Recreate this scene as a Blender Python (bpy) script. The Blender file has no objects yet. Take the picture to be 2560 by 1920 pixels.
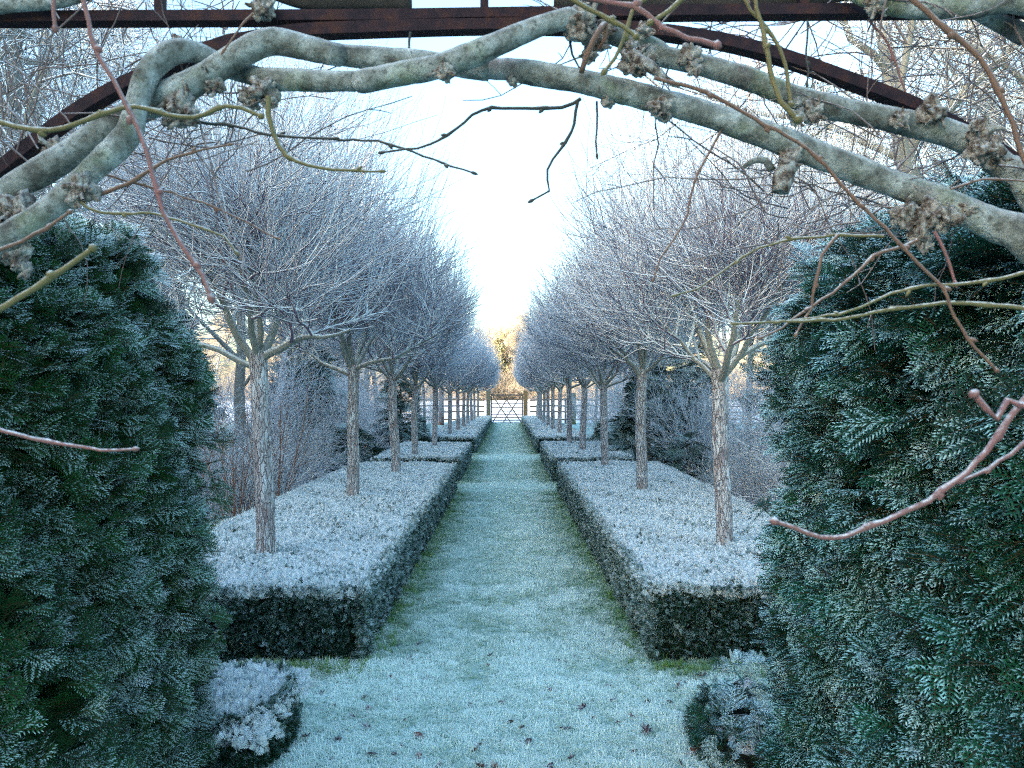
import bpy, bmesh, math, random
import numpy as np
from mathutils import Vector, Matrix, noise, Quaternion

sc = bpy.context.scene
COL = sc.collection
R = math.radians

# ------------------------------------------------------------------ camera
EYE = 1.62
FPX = 1990.0          # focal length in pixels of the 2560 px wide photograph
VX, VY = 1268.0, 1000.0
cam_d = bpy.data.cameras.new('camera')
cam = bpy.data.objects.new('camera', cam_d)
COL.objects.link(cam)
cam.location = (0, 0, EYE)
cam.rotation_euler = (R(90), 0, 0)
cam_d.sensor_width = 36
cam_d.lens = FPX / 2560 * 36
cam_d.shift_x = (1280 - VX) / 2560
cam_d.shift_y = (VY - 960) / 2560
cam_d.clip_start = 0.05
cam_d.clip_end = 3000
cam_d.dof.use_dof = True
cam_d.dof.focus_distance = 7.0
cam_d.dof.aperture_fstop = 8
sc.camera = cam

# ------------------------------------------------------------------ world, sun, exposure
SUN_EL = R(5.0)
SUN_DIR = Vector((-1, -0.8, 0)).normalized() * math.cos(SUN_EL) + Vector((0, 0, math.sin(SUN_EL)))
world = bpy.data.worlds.new('World')
sc.world = world
world.use_nodes = True
wn = world.node_tree
bg = wn.nodes['Background']
sky = wn.nodes.new('ShaderNodeTexSky')
sky.sky_type = 'NISHITA'
sky.sun_disc = False
sky.sun_elevation = SUN_EL
sky.sun_rotation = math.atan2(SUN_DIR.x, SUN_DIR.y)
sky.air_density = 1.0
sky.dust_density = 2.6
sky.ozone_density = 2.15
wn.links.new(sky.outputs[0], bg.inputs[0])
bg.inputs[1].default_value = 0.15
sun_d = bpy.data.lights.new('sun', 'SUN')
sun_d.energy = 2.0
sun_d.angle = R(0.5)
sun_d.color = (1.0, 0.85, 0.68)
sun = bpy.data.objects.new('sun', sun_d)
sun.rotation_euler = SUN_DIR.to_track_quat('Z', 'Y').to_euler()
sun.location = (-20, -20, 20)
COL.objects.link(sun)
sc.view_settings.view_transform = 'Standard'
sc.view_settings.look = 'None'
sc.view_settings.gamma = 1
sc.view_settings.use_curve_mapping = False
sc.view_settings.exposure = 3.52
sc.render.engine = 'CYCLES'
sc.cycles.max_bounces = 8
sc.cycles.diffuse_bounces = 5
sc.cycles.glossy_bounces = 2
sc.cycles.use_denoising = False
sc.cycles.sample_clamp_indirect = 1.0
sc.cycles.filter_width = 1.1

# ------------------------------------------------------------------ helpers
def tag(o, label=None, cat=None, group=None, kind=None):
    if label: o['label'] = label
    if cat: o['category'] = cat
    if group: o['group'] = group
    if kind: o['kind'] = kind
    return o

def empty(name, loc, label, cat, group=None):
    o = bpy.data.objects.new(name, None)
    COL.objects.link(o)
    o.location = loc
    o.empty_display_size = .1
    return tag(o, label, cat, group)

def link(name, me, parent=None, loc=None):
    o = bpy.data.objects.new(name, me)
    COL.objects.link(o)
    if parent is not None: o.parent = parent
    if loc is not None: o.location = loc
    return o

def np_mesh(name, V, F, mat, smooth=True, attrs=None):
    """V (n,3), F (m,3) or (m,4) or list of such arrays."""
    if not isinstance(F, list): F = [F]
    F = [np.asarray(f, dtype=np.int32) for f in F if len(f)]
    me = bpy.data.meshes.new(name)
    V = np.asarray(V, dtype=np.float32)
    me.vertices.add(len(V))
    me.vertices.foreach_set('co', V.ravel())
    nl = sum(f.size for f in F)
    me.loops.add(nl)
    me.loops.foreach_set('vertex_index', np.concatenate([f.ravel() for f in F]))
    npoly = sum(len(f) for f in F)
    me.polygons.add(npoly)
    tot = np.concatenate([np.full(len(f), f.shape[1], dtype=np.int32) for f in F])
    st = np.zeros(npoly, dtype=np.int32)
    st[1:] = np.cumsum(tot)[:-1]
    me.polygons.foreach_set('loop_start', st)
    me.polygons.foreach_set('loop_total', tot)
    me.polygons.foreach_set('use_smooth', np.full(npoly, smooth, dtype=bool))
    if attrs:
        for k, a in attrs.items():
            at = me.attributes.new(k, 'FLOAT', 'POINT')
            at.data.foreach_set('value', np.asarray(a, dtype=np.float32))
    if mat is not None: me.materials.append(mat)
    me.update(calc_edges=True)
    return me

class Tubes:
    def __init__(self): self.g = {}; self.count = 0
    def add(self, P, r, k=3):
        P = [tuple(p) for p in P]
        self.g.setdefault((len(P), k), []).append((P, list(r)))
        self.count += 1
    def arrays(self):
        Vs, Fs, off = [], [], 0
        for (n, k), items in self.g.items():
            P = np.array([i[0] for i in items], dtype=np.float64)      # m,n,3
            r = np.array([i[1] for i in items], dtype=np.float64)      # m,n
            m = len(items)
            T = np.gradient(P, axis=1)
            T /= np.linalg.norm(T, axis=2, keepdims=True) + 1e-9
            mean = P[:, -1] - P[:, 0]
            ax = np.argmin(np.abs(mean), axis=1)
            ref = np.eye(3)[ax][:, None, :]
            N = np.cross(T, np.broadcast_to(ref, T.shape))
            N /= np.linalg.norm(N, axis=2, keepdims=True) + 1e-9
            B = np.cross(T, N)
            a = np.arange(k) * 2 * math.pi / k
            ring = (P[:, :, None, :] + r[:, :, None, None] *
                    (np.cos(a)[None, None, :, None] * N[:, :, None, :] + np.sin(a)[None, None, :, None] * B[:, :, None, :]))
            Vs.append(ring.reshape(-1, 3))
            i = np.arange(n - 1)[:, None]; j = np.arange(k)[None, :]
            j2 = (j + 1) % k
            q = np.stack([i * k + j, i * k + j2, (i + 1) * k + j2, (i + 1) * k + j], axis=-1).reshape(-1, 4)
            q = (np.arange(m) * n * k)[:, None, None] + q[None]
            Fs.append(q.reshape(-1, 4) + off)
            off += m * n * k
        return np.concatenate(Vs), np.concatenate(Fs)
    def mesh(self, name, mat, smooth=True):
        V, F = self.arrays()
        return np_mesh(name, V, F, mat, smooth)

def catmull(pts, step):
    pts = [Vector(p) for p in pts]
    P = [pts[0] * 2 - pts[1]] + pts + [pts[-1] * 2 - pts[-2]]
    out = []
    for i in range(1, len(P) - 2):
        a, b, c, d = P[i - 1], P[i], P[i + 1], P[i + 2]
        n = max(1, int((c - b).length / step))
        for j in range(n):
            t = j / n
            out.append(0.5 * ((2 * b) + (c - a) * t + (2 * a - 5 * b + 4 * c - d) * t * t + (3 * b - a - 3 * c + d) * t ** 3))
    out.append(pts[-1].copy())
    return out

def perp(d, rng):
    v = Vector((rng.gauss(0, 1), rng.gauss(0, 1), rng.gauss(0, 1)))
    v = v - d * v.dot(d)
    return v.normalized()

def U(px, py, Y):
    """photo pixel (2560 x 1920) to a point at distance Y"""
    return Vector(((px - VX) / FPX * Y, Y, EYE - (py - VY) / FPX * Y))

def gz(y):
    if y < 12: return 0.0
    if y < 46: return .0080 * (y - 12)
    if y < 90: return .272 + (y - 46) * .040
    return 2.03 + (y - 90) * .02

def box_arrays(x0, x1, y0, y1, z0, z1):
    V = [(x, y, z) for x in (x0, x1) for y in (y0, y1) for z in (z0, z1)]
    F = [(0, 1, 3, 2), (4, 6, 7, 5), (0, 4, 5, 1), (2, 3, 7, 6), (0, 2, 6, 4), (1, 5, 7, 3)]
    return V, F

def bar_mesh(name, pts, w, h, mat, up=Vector((0, 0, 1))):
    """rectangular bar following pts; w = depth (y), h = height in the plane"""
    V, F = [], []
    n = len(pts)
    for i, p in enumerate(pts):
        t = (pts[min(i + 1, n - 1)] - pts[max(i - 1, 0)]).normalized()
        s = Vector((0, 1, 0))
        if abs(t.dot(s)) > .9: s = Vector((1, 0, 0))
        s = (s - t * s.dot(t)).normalized()
        u = t.cross(s).normalized()
        for a, b in ((-1, -1), (1, -1), (1, 1), (-1, 1)):
            V.append(p + s * a * w / 2 + u * b * h / 2)
    for i in range(n - 1):
        for j in range(4):
            F.append((i * 4 + j, i * 4 + (j + 1) % 4, i * 4 + 4 + (j + 1) % 4, i * 4 + 4 + j))
    F.append((3, 2, 1, 0)); F.append(((n - 1) * 4, (n - 1) * 4 + 1, (n - 1) * 4 + 2, (n - 1) * 4 + 3))
    me = np_mesh(name, V, np.array(F), mat, smooth=False)
    bm = bmesh.new(); bm.from_mesh(me)
    bmesh.ops.recalc_face_normals(bm, faces=bm.faces)
    bm.to_mesh(me); bm.free()
    return me

# ------------------------------------------------------------------ materials
class NT:
    def __init__(self, name, rough=.8):
        self.m = bpy.data.materials.new(name); self.m.use_nodes = True
        self.n = self.m.node_tree.nodes; self.l = self.m.node_tree.links
        self.b = self.n['Principled BSDF']; self.b.inputs['Roughness'].default_value = rough
        self.b.inputs['Specular IOR Level'].default_value = .25
    def new(self, t, **kw):
        nd = self.n.new(t)
        for k, v in kw.items(): setattr(nd, k, v)
        return nd
    def set(self, sock, v):
        if isinstance(v, bpy.types.NodeSocket): self.l.new(v, sock)
        else: sock.default_value = v if not isinstance(v, tuple) or len(v) != 3 or sock.type != 'RGBA' else (*v, 1)
    def math(self, op, a, b=0.0, c=None, clamp=False):
        nd = self.new('ShaderNodeMath', operation=op, use_clamp=clamp)
        self.set(nd.inputs[0], a); self.set(nd.inputs[1], b)
        if c is not None: self.set(nd.inputs[2], c)
        return nd.outputs[0]
    def mix(self, f, a, b, blend='MIX'):
        nd = self.new('ShaderNodeMix', data_type='RGBA', blend_type=blend)
        self.set(nd.inputs['Factor'], f); self.set(nd.inputs[6], a); self.set(nd.inputs[7], b)
        return nd.outputs[2]
    def noise(self, scale, detail=4, rough=.55, vec=None, coord='Object', stretch=None):
        if vec is None:
            vec = self.new('ShaderNodeTexCoord').outputs[coord]
        if stretch:
            mp = self.new('ShaderNodeMapping'); mp.inputs['Scale'].default_value = stretch
            self.l.new(vec, mp.inputs[0]); vec = mp.outputs[0]
        nd = self.new('ShaderNodeTexNoise'); nd.inputs['Scale'].default_value = scale
        nd.inputs['Detail'].default_value = detail; nd.inputs['Roughness'].default_value = rough
        self.l.new(vec, nd.inputs['Vector'])
        return nd.outputs['Fac']
    def voronoi(self, scale, feature='DISTANCE_TO_EDGE', stretch=None, coord='Object', out='Distance'):
        vec = self.new('ShaderNodeTexCoord').outputs[coord]
        if stretch:
            mp = self.new('ShaderNodeMapping'); mp.inputs['Scale'].default_value = stretch
            self.l.new(vec, mp.inputs[0]); vec = mp.outputs[0]
        nd = self.new('ShaderNodeTexVoronoi', feature=feature); nd.inputs['Scale'].default_value = scale
        self.l.new(vec, nd.inputs['Vector'])
        return nd.outputs[out]
    def ramp(self, f, stops):
        nd = self.new('ShaderNodeValToRGB')
        cr = nd.color_ramp
        while len(cr.elements) < len(stops): cr.elements.new(.5)
        for e, (p, c) in zip(cr.elements, stops):
            e.position = p
            e.color = (c, c, c, 1) if isinstance(c, (int, float)) else (*c, 1)
        self.set(nd.inputs[0], f)
        return nd.outputs[0]
    def nz(self):
        g = self.new('ShaderNodeNewGeometry')
        s = self.new('ShaderNodeSeparateXYZ'); self.l.new(g.outputs['Normal'], s.inputs[0])
        return s.outputs['Z']
    def attr(self, name, typ='GEOMETRY'):
        a = self.new('ShaderNodeAttribute', attribute_type=typ, attribute_name=name)
        return a.outputs['Fac']
    def rand(self):
        return self.new('ShaderNodeObjectInfo').outputs['Random']
    def color(self, c): self.set(self.b.inputs['Base Color'], c)
    def bump(self, h, dist=.01, strength=.6):
        nd = self.new('ShaderNodeBump'); nd.inputs['Distance'].default_value = dist
        nd.inputs['Strength'].default_value = strength
        self.l.new(h, nd.inputs['Height']); self.l.new(nd.outputs[0], self.b.inputs['Normal'])

FROST = (.83, .91, .91)

def yew_material(name, g1, g2, rimy=.5, bias=-.25, thin=(.42, .62, .60), thick=FROST):
    t = NT(name, .62)
    f = t.attr('frost', 'INSTANCER'); tip = t.attr('tip')
    nz = t.math('MAXIMUM', t.nz(), 0)
    g = t.mix(t.rand(), g1, g2)
    g = t.mix(t.attr('wood'), g, (.05, .035, .015))
    n = t.noise(60, 2, coord='Object')
    up = t.math('ADD', t.math('MULTIPLY', nz, .9), .35)
    fac = t.math('ADD', t.math('MULTIPLY', f, 1.2), t.math('MULTIPLY', t.math('MULTIPLY', t.math('POWER', tip, 1.6), up), rimy * 1.3))
    fac = t.math('ADD', fac, t.math('MULTIPLY', nz, .22))
    fac = t.math('ADD', fac, t.math('MULTIPLY', t.math('SUBTRACT', n, .5), .9))
    fac = t.math('ADD', fac, t.math('MULTIPLY', t.math('SUBTRACT', t.rand(), .5), .42))
    fac = t.math('ADD', fac, bias)
    fac = t.math('MULTIPLY', fac, 1.8, clamp=True)
    fac = t.math('MULTIPLY', fac, .95)
    rime = t.mix(t.math('MULTIPLY', f, 1.7, clamp=True), thin, thick)
    t.color(t.mix(fac, g, rime))
    return t.m

def twig_material(name, wood1, wood2, frost=.7, lo=-.15, scale=9):
    t = NT(name, .75)
    g = t.mix(t.noise(scale, 3), wood1, wood2)
    n = t.noise(40, 2)
    fac = t.math('ADD', t.nz(), t.math('MULTIPLY', n, .6))
    fac = t.math('SUBTRACT', fac, lo + .3)
    fac = t.math('MULTIPLY', fac, frost * 1.6, clamp=True)
    fac = t.math('MULTIPLY', fac, frost)
    t.color(t.mix(fac, g, FROST))
    return t.m

M_yew = yew_material('frosted yew needles', (.003, .032, .010), (.014, .105, .020), .95, -.74, (.56, .86, .74), (.80, .93, .92))
M_yew_r = yew_material('frosted yew needles cool', (.002, .026, .016), (.007, .085, .040), .98, -.78, (.32, .74, .76), (.62, .90, .94))
M_box = yew_material('clipped hedge needles', (.004, .042, .022), (.012, .075, .034), .62, -.20, (.46, .68, .66))
M_conifer = yew_material('conifer fronds', (.015, .05, .028), (.03, .08, .03), .3, -.1)
M_twig = twig_material('frosted lime twigs', (.14, .085, .13), (.25, .17, .22), 1.0, -.58)
M_bushtwig = twig_material('frosted shrub twigs', (.13, .095, .09), (.24, .18, .17), 1.0, -.35)
M_greytwig = twig_material('bare grey twigs', (.14, .12, .12), (.24, .21, .20), .95, -.35)
M_birchtwig = twig_material('birch twigs', (.28, .17, .15), (.22, .15, .16), .6, .1)
M_redstem = twig_material('reddish shoots', (.22, .09, .06), (.26, .14, .08), .35, .3)
M_golden = twig_material('sunlit bank twigs', (.34, .27, .19), (.50, .43, .32), .35, .0)
M_bough = twig_material('green grey boughs', (.16, .165, .14), (.30, .31, .27), .9, -.05, 12)
M_greytree = twig_material('mottled grey limbs', (.17, .18, .16), (.34, .34, .30), .6, .2, 14)

def bark_material():
    t = NT('flaking lime bark', .9)
    tc = t.new('ShaderNodeTexCoord').outputs['Object']
    nn = t.new('ShaderNodeTexNoise'); nn.inputs['Scale'].default_value = 22; nn.inputs['Detail'].default_value = 3
    t.l.new(tc, nn.inputs['Vector'])
    vm = t.new('ShaderNodeVectorMath', operation='MULTIPLY_ADD')
    t.l.new(nn.outputs['Color'], vm.inputs[0]); vm.inputs[1].default_value = (.035, .035, .05); t.l.new(tc, vm.inputs[2])
    mp = t.new('ShaderNodeMapping'); mp.inputs['Scale'].default_value = (1, 1, .2); t.l.new(vm.outputs[0], mp.inputs[0])
    def vor(feat, out):
        v = t.new('ShaderNodeTexVoronoi', feature=feat); v.inputs['Scale'].default_value = 48
        v.inputs['Randomness'].default_value = 1
        t.l.new(mp.outputs[0], v.inputs['Vector']); return v.outputs[out]
    e = vor('DISTANCE_TO_EDGE', 'Distance'); cell = vor('F1', 'Color')
    s = t.new('ShaderNodeSeparateColor'); t.l.new(cell, s.inputs[0])
    n = t.noise(7, 4, stretch=(1, 1, .5))
    plate = t.ramp(t.math('ADD', t.math('MULTIPLY', s.outputs[0], .45), t.math('MULTIPLY', n, .6)),
                   [(.26, (.32, .28, .27)), (.35, (.43, .41, .40)), (.5, (.52, .53, .52)), (.8, (.62, .66, .66))])
    crack = t.ramp(e, [(0, .0), (.03, .55), (.10, 1)])
    big = t.ramp(t.noise(30, 4, .7, stretch=(1, 1, .3)), [(.40, 0), (.52, 1)])
    crack = t.math('MULTIPLY', crack, t.math('ADD', t.math('MULTIPLY', big, .45), .55))
    col = t.mix(crack, (.19, .15, .145), plate)
    t.color(col)
    t.bump(t.math('ADD', crack, t.math('MULTIPLY', s.outputs[0], .8)), .014, .9)
    return t.m
M_bark = bark_material()

def limb_material():
    t = NT('lichened smooth bark', .85)
    a = t.noise(16, 5, .65)
    base = t.ramp(a, [(.34, (.06, .063, .055)), (.45, (.135, .15, .13)), (.56, (.23, .26, .24)), (.68, (.36, .41, .39))])
    moss = t.ramp(t.noise(7, 3), [(.55, 0), (.72, 1)])
    base = t.mix(t.math('MULTIPLY', moss, .55), base, (.16, .22, .10))
    speck = t.ramp(t.noise(75, 4, .75), [(.36, 1), (.47, 0)])
    base = t.mix(t.math('MULTIPLY', speck, .75), base, (.05, .05, .04))
    purple = t.ramp(t.noise(5.3, 2), [(.6, 0), (.75, 1)])
    base = t.mix(t.math('MULTIPLY', purple, .35), base, (.25, .20, .22))
    fr = t.math('MULTIPLY', t.math('MULTIPLY', t.math('SUBTRACT', t.nz(), .35, clamp=True), 1.2), t.noise(60, 3), clamp=True)
    t.color(t.mix(fr, base, FROST))
    t.bump(t.math('ADD', t.noise(120, 4), t.math('MULTIPLY', a, 1.5)), .004, .8)
    return t.m
M_limb = limb_material()

def knot_material():
    t = NT('gnarled burr bark', .95)
    a = t.noise(45, 5, .7)
    base = t.ramp(a, [(.34, (.02, .015, .012)), (.43, (.10, .08, .065)), (.52, (.23, .22, .19)), (.66, (.38, .40, .37))])
    fr = t.math('MULTIPLY', t.math('SUBTRACT', t.nz(), .4, clamp=True), .5)
    t.color(t.mix(fr, base, FROST))
    t.bump(a, .01, 1)
    return t.m
M_knot = knot_material()

def shoot_material(name, c1, c2):
    t = NT(name, .6)
    base = t.mix(t.noise(14, 3), c1, c2)
    fr = t.math('MULTIPLY', t.math('SUBTRACT', t.nz(), .15, clamp=True), .95)
    fr = t.math('MULTIPLY', fr, t.ramp(t.noise(90, 2), [(.35, .1), (.6, 1)]))
    t.color(t.mix(fr, base, FROST))
    return t.m
M_olive = shoot_material('olive shoots', (.10, .10, .035), (.16, .13, .06))
M_pink = shoot_material('pink shoots', (.22, .085, .085), (.15, .10, .08))
M_brown = shoot_material('brown shoots', (.11, .06, .04), (.18, .11, .075))
M_dark = shoot_material('dark shoots', (.025, .035, .03), (.05, .045, .04))

def rust_material():
    t = NT('rusted iron', .75)
    a = t.noise(22, 5, .65)
    c = t.ramp(a, [(.3, (.009, .006, .010)), (.5, (.022, .012, .016)), (.65, (.045, .018, .014)), (.8, (.035, .028, .012))])
    fr = t.math('MULTIPLY', t.math('SUBTRACT', t.nz(), .5, clamp=True), .7)
    t.color(t.mix(fr, c, FROST))
    t.b.inputs['Metallic'].default_value = .25
    t.bump(t.noise(160, 3), .002, .6)
    return t.m
M_rust = rust_material()

def wood_material(name, c1, c2, frost=.5):
    t = NT(name, .85)
    a = t.noise(5, 4, stretch=(1, 1, .3))
    c = t.mix(a, c1, c2)
    fr = t.math('MULTIPLY', t.math('SUBTRACT', t.nz(), .5, clamp=True), frost * 2)
    t.color(t.mix(fr, c, FROST))
    return t.m
M_rail = wood_material('weathered rails', (.12, .10, .08), (.20, .17, .13), .3)
M_postL = wood_material('green grey post', (.10, .12, .09), (.18, .18, .14), .4)
M_postR = wood_material('brown oak post', (.19, .13, .06), (.27, .20, .10), .4)
M_mossy = wood_material('mossy green post', (.05, .075, .025), (.09, .11, .045), .2)

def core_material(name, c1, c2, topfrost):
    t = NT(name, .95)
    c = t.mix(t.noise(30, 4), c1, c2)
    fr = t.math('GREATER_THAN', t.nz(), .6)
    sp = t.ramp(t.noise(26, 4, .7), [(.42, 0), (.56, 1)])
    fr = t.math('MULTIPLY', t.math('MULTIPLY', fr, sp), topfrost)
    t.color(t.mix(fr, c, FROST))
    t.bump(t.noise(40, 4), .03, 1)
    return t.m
M_core = core_material('hedge core in shade tone', (.004, .006, .004), (.012, .016, .009), .75)  # near-black base stands in for shade between the sprigs
M_yewcore = core_material('yew core in shade tone', (.003, .004, .003), (.010, .012, .006), 0)  # near-black tone stands in for shade deep inside the yew

def grass_material(name, blade=True):
    t = NT(name, .7)
    if blade:
        f = t.attr('frost', 'INSTANCER'); tip = t.attr('tip')
        g = t.mix(t.rand(), (.08, .24, .05), (.15, .33, .09))
        fac = t.math('ADD', t.math('MULTIPLY', f, 1.15), t.math('MULTIPLY', tip, .35))
        fac = t.math('ADD', fac, t.math('MULTIPLY', t.math('SUBTRACT', t.rand(), .5), .35))
        fac = t.math('SUBTRACT', fac, .14, clamp=True)
        t.color(t.mix(fac, g, (.79, .94, .86)))
    else:
        f = t.attr('frost'); lit = t.attr('litter')
        n = t.noise(9, 6, .65)
        n2 = t.noise(55, 4, .7)
        g = t.mix(n, (.03, .085, .03), (.06, .12, .045))
        fac = t.math('ADD', t.math('ADD', f, .08), t.math('MULTIPLY', t.math('SUBTRACT', n2, .5), .9), clamp=True)
        c = t.mix(t.math('MULTIPLY', fac, .75), g, (.62, .86, .81))
        l = t.ramp(t.noise(28, 5, .75), [(.35, (.06, .03, .025)), (.5, (.14, .075, .06)), (.62, (.22, .15, .14)), (.72, (.5, .5, .52))])
        t.color(t.mix(lit, c, l))
        t.bump(t.noise(70, 4), .02, .7)
    return t.m
M_blade = grass_material('frosted grass blades')
M_ground = grass_material('frosted ground', False)

def snow_material():
    t = NT('snowy field', .8)
    n = t.noise(.6, 6, .7)
    c = t.mix(t.ramp(n, [(.3, 1), (.5, 0)]), (.82, .83, .86), (.60, .60, .52))
    t.color(c)
    t.bump(t.noise(3, 5), .08, .5)
    return t.m
M_snow = snow_material()

def leaf_material(name, c1, c2, fr=.5):
    t = NT(name, .7)
    c = t.mix(t.rand(), c1, c2)
    c = t.mix(t.noise(50, 3), c, (.05, .03, .03))
    f = t.ramp(t.noise(80, 3), [(.5, 0), (.62, 1)])
    t.color(t.mix(t.math('MULTIPLY', f, fr), c, FROST))
    return t.m
M_leaf = leaf_material('fallen brown leaves', (.20, .075, .045), (.10, .05, .05), .45)
M_leafdark = leaf_material('dark fallen leaves', (.045, .035, .055), (.09, .045, .05), .3)
M_ivy = NT('ivy leaves', .5)
M_ivy.color(M_ivy.mix(M_ivy.noise(2.5, 4), (.16, .17, .09), (.32, .29, .17)))
M_ivy = M_ivy.m

# ------------------------------------------------------------------ instanced leaf pieces (stuff only)
def piece_collection(name, meshes):
    c = bpy.data.collections.new(name)
    for i, me in enumerate(meshes):
        o = bpy.data.objects.new('%s_piece' % name, me)
        c.objects.link(o)
    return c

_groups = {}
def scatter_group(coll):
    if coll.name in _groups: return _groups[coll.name]
    ng = bpy.data.node_groups.new('scatter_' + coll.name, 'GeometryNodeTree')
    ng.interface.new_socket('Geometry', in_out='INPUT', socket_type='NodeSocketGeometry')
    ng.interface.new_socket('Geometry', in_out='OUTPUT', socket_type='NodeSocketGeometry')
    gi = ng.nodes.new('NodeGroupInput'); go = ng.nodes.new('NodeGroupOutput')
    ci = ng.nodes.new('GeometryNodeCollectionInfo')
    ci.inputs['Collection'].default_value = coll
    ci.inputs['Separate Children'].default_value = True
    ci.inputs['Reset Children'].default_value = True
    ip = ng.nodes.new('GeometryNodeInstanceOnPoints')
    ip.inputs['Pick Instance'].default_value = True
    def na(n, typ):
        a = ng.nodes.new('GeometryNodeInputNamedAttribute'); a.data_type = typ
        a.inputs['Name'].default_value = n
        return a.outputs['Attribute']
    ng.links.new(gi.outputs[0], ip.inputs['Points'])
    ng.links.new(ci.outputs[0], ip.inputs['Instance'])
    ng.links.new(na('idx', 'INT'), ip.inputs['Instance Index'])
    ng.links.new(na('rot', 'FLOAT_VECTOR'), ip.inputs['Rotation'])
    ng.links.new(na('scl', 'FLOAT'), ip.inputs['Scale'])
    ng.links.new(ip.outputs[0], go.inputs[0])
    _groups[coll.name] = ng
    return ng

def scatter(name, P, rot, scl, frost, coll, parent=None, seed=0):
    n = len(P)
    me = bpy.data.meshes.new(name)
    me.vertices.add(n)
    me.vertices.foreach_set('co', np.asarray(P, dtype=np.float32).ravel())
    a = me.attributes.new('rot', 'FLOAT_VECTOR', 'POINT'); a.data.foreach_set('vector', np.asarray(rot, dtype=np.float32).ravel())
    a = me.attributes.new('scl', 'FLOAT', 'POINT'); a.data.foreach_set('value', np.asarray(scl, dtype=np.float32))
    a = me.attributes.new('frost', 'FLOAT', 'POINT'); a.data.foreach_set('value', np.asarray(frost, dtype=np.float32))
    rs = np.random.RandomState(seed + 5)
    a = me.attributes.new('idx', 'INT', 'POINT'); a.data.foreach_set('value', rs.randint(0, len(coll.objects), n).astype(np.int32))
    o = link(name, me, parent)
    md = o.modifiers.new('scatter', 'NODES'); md.node_group = scatter_group(coll)
    o['kind'] = 'stuff'
    return o

def eulers(D, upv, rs, roll=.5):
    """piece X axis along D, piece Z axis as near to upv as it gets, with a random roll; returns xyz eulers"""
    D = D / (np.linalg.norm(D, axis=1, keepdims=True) + 1e-9)
    Yv = np.cross(upv, D); Yv /= (np.linalg.norm(Yv, axis=1, keepdims=True) + 1e-9)
    Z = np.cross(D, Yv)
    a = rs.normal(0, roll, len(D))[:, None]
    Y2 = Yv * np.cos(a) + Z * np.sin(a); Z2 = np.cross(D, Y2)
    # matrix columns D, Y2, Z2
    sy = -D[:, 2]
    ey = np.arcsin(np.clip(sy, -1, 1))
    ex = np.arctan2(Y2[:, 2], Z2[:, 2])
    ez = np.arctan2(D[:, 1], D[:, 0])
    return np.stack([ex, ey, ez], axis=1)

def shoot(V, F, tip, wood, rng, o, d, z, L, nl, w=.0028, gap=.0075):
    """one yew shoot: a stem from o along d with two ranks of needles; z = blade normal"""
    s = d.cross(z).normalized()
    n = max(4, int(L / gap))
    b = len(V)
    pts = []
    for i in range(4):
        t = i / 3
        pts.append(o + d * L * t + z * (-.10 * L * t * t))
    for i, p in enumerate(pts):
        r = .0016 * (1 - .6 * i / 3)
        for a in range(3):
            an = a * 2.094
            V.append(p + s * math.cos(an) * r + z * math.sin(an) * r); tip.append(.2); wood.append(1)
    for i in range(3):
        for a in range(3):
            F.append((b + i * 3 + a, b + i * 3 + (a + 1) % 3, b + i * 3 + 3 + (a + 1) % 3, b + i * 3 + 3 + a))
    for i in range(n):
        t = (i + .5) / n
        p = o + d * L * t + z * (-.10 * L * t * t)
        prof = math.sin(math.pi * min(1, .25 + t * .78)) * .45 + .6
        for side in (-1, 1):
            l = nl * prof * rng.uniform(.8, 1.12)
            fw = .35 + .75 * t + rng.uniform(-.12, .12)
            dd = (s * side + d * fw + z * rng.uniform(.05, .38)).normalized()
            wv = dd.cross(z).normalized() * w
            m = p + dd * l * .55
            e = p + dd * l + z * (-.22 * l) + d * (.10 * l)
            k = len(V)
            V.extend([p - wv * .35, p + wv * .35, m + wv * .5, m - wv * .5, e]); tip.extend([.0, .0, .55, .55, 1.0]); wood.extend([0] * 5)
            F.append((k, k + 1, k + 2, k + 3)); F.append((k + 3, k + 2, k + 4, k + 4))

def spray_mesh(seed, L, nside, nl, mat, w=.0028, gap=.0075, droop=.12):
    rng = random.Random(seed)
    V, F, tip, wood = [], [], [], []
    d = Vector((1, 0, 0)); z = Vector((0, 0, 1))
    shoot(V, F, tip, wood, rng, Vector((0, 0, 0)), d, z, L, nl, w, gap)
    for i in range(nside):
        t = .1 + .7 * (i + .5) / nside
        sd = -1 if i % 2 else 1
        o = d * L * t + z * (-.10 * L * t * t)
        dd = (d * rng.uniform(.7, 1.1) + Vector((0, sd, 0)) + z * rng.uniform(-.25, .3)).normalized()
        zz = (z - dd * z.dot(dd)).normalized()
        shoot(V, F, tip, wood, rng, o, dd, zz, L * (1 - t) * rng.uniform(.65, .95) + .015, nl, w, gap)
    Vn = np.array([tuple(v) for v in V])
    q = [f for f in F if f[2] != f[3]]; tr = [f[:3] for f in F if f[2] == f[3]]
    return np_mesh('spray', Vn, [np.array(q), np.array(tr)], mat, False, {'tip': tip, 'wood': wood})

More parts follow.
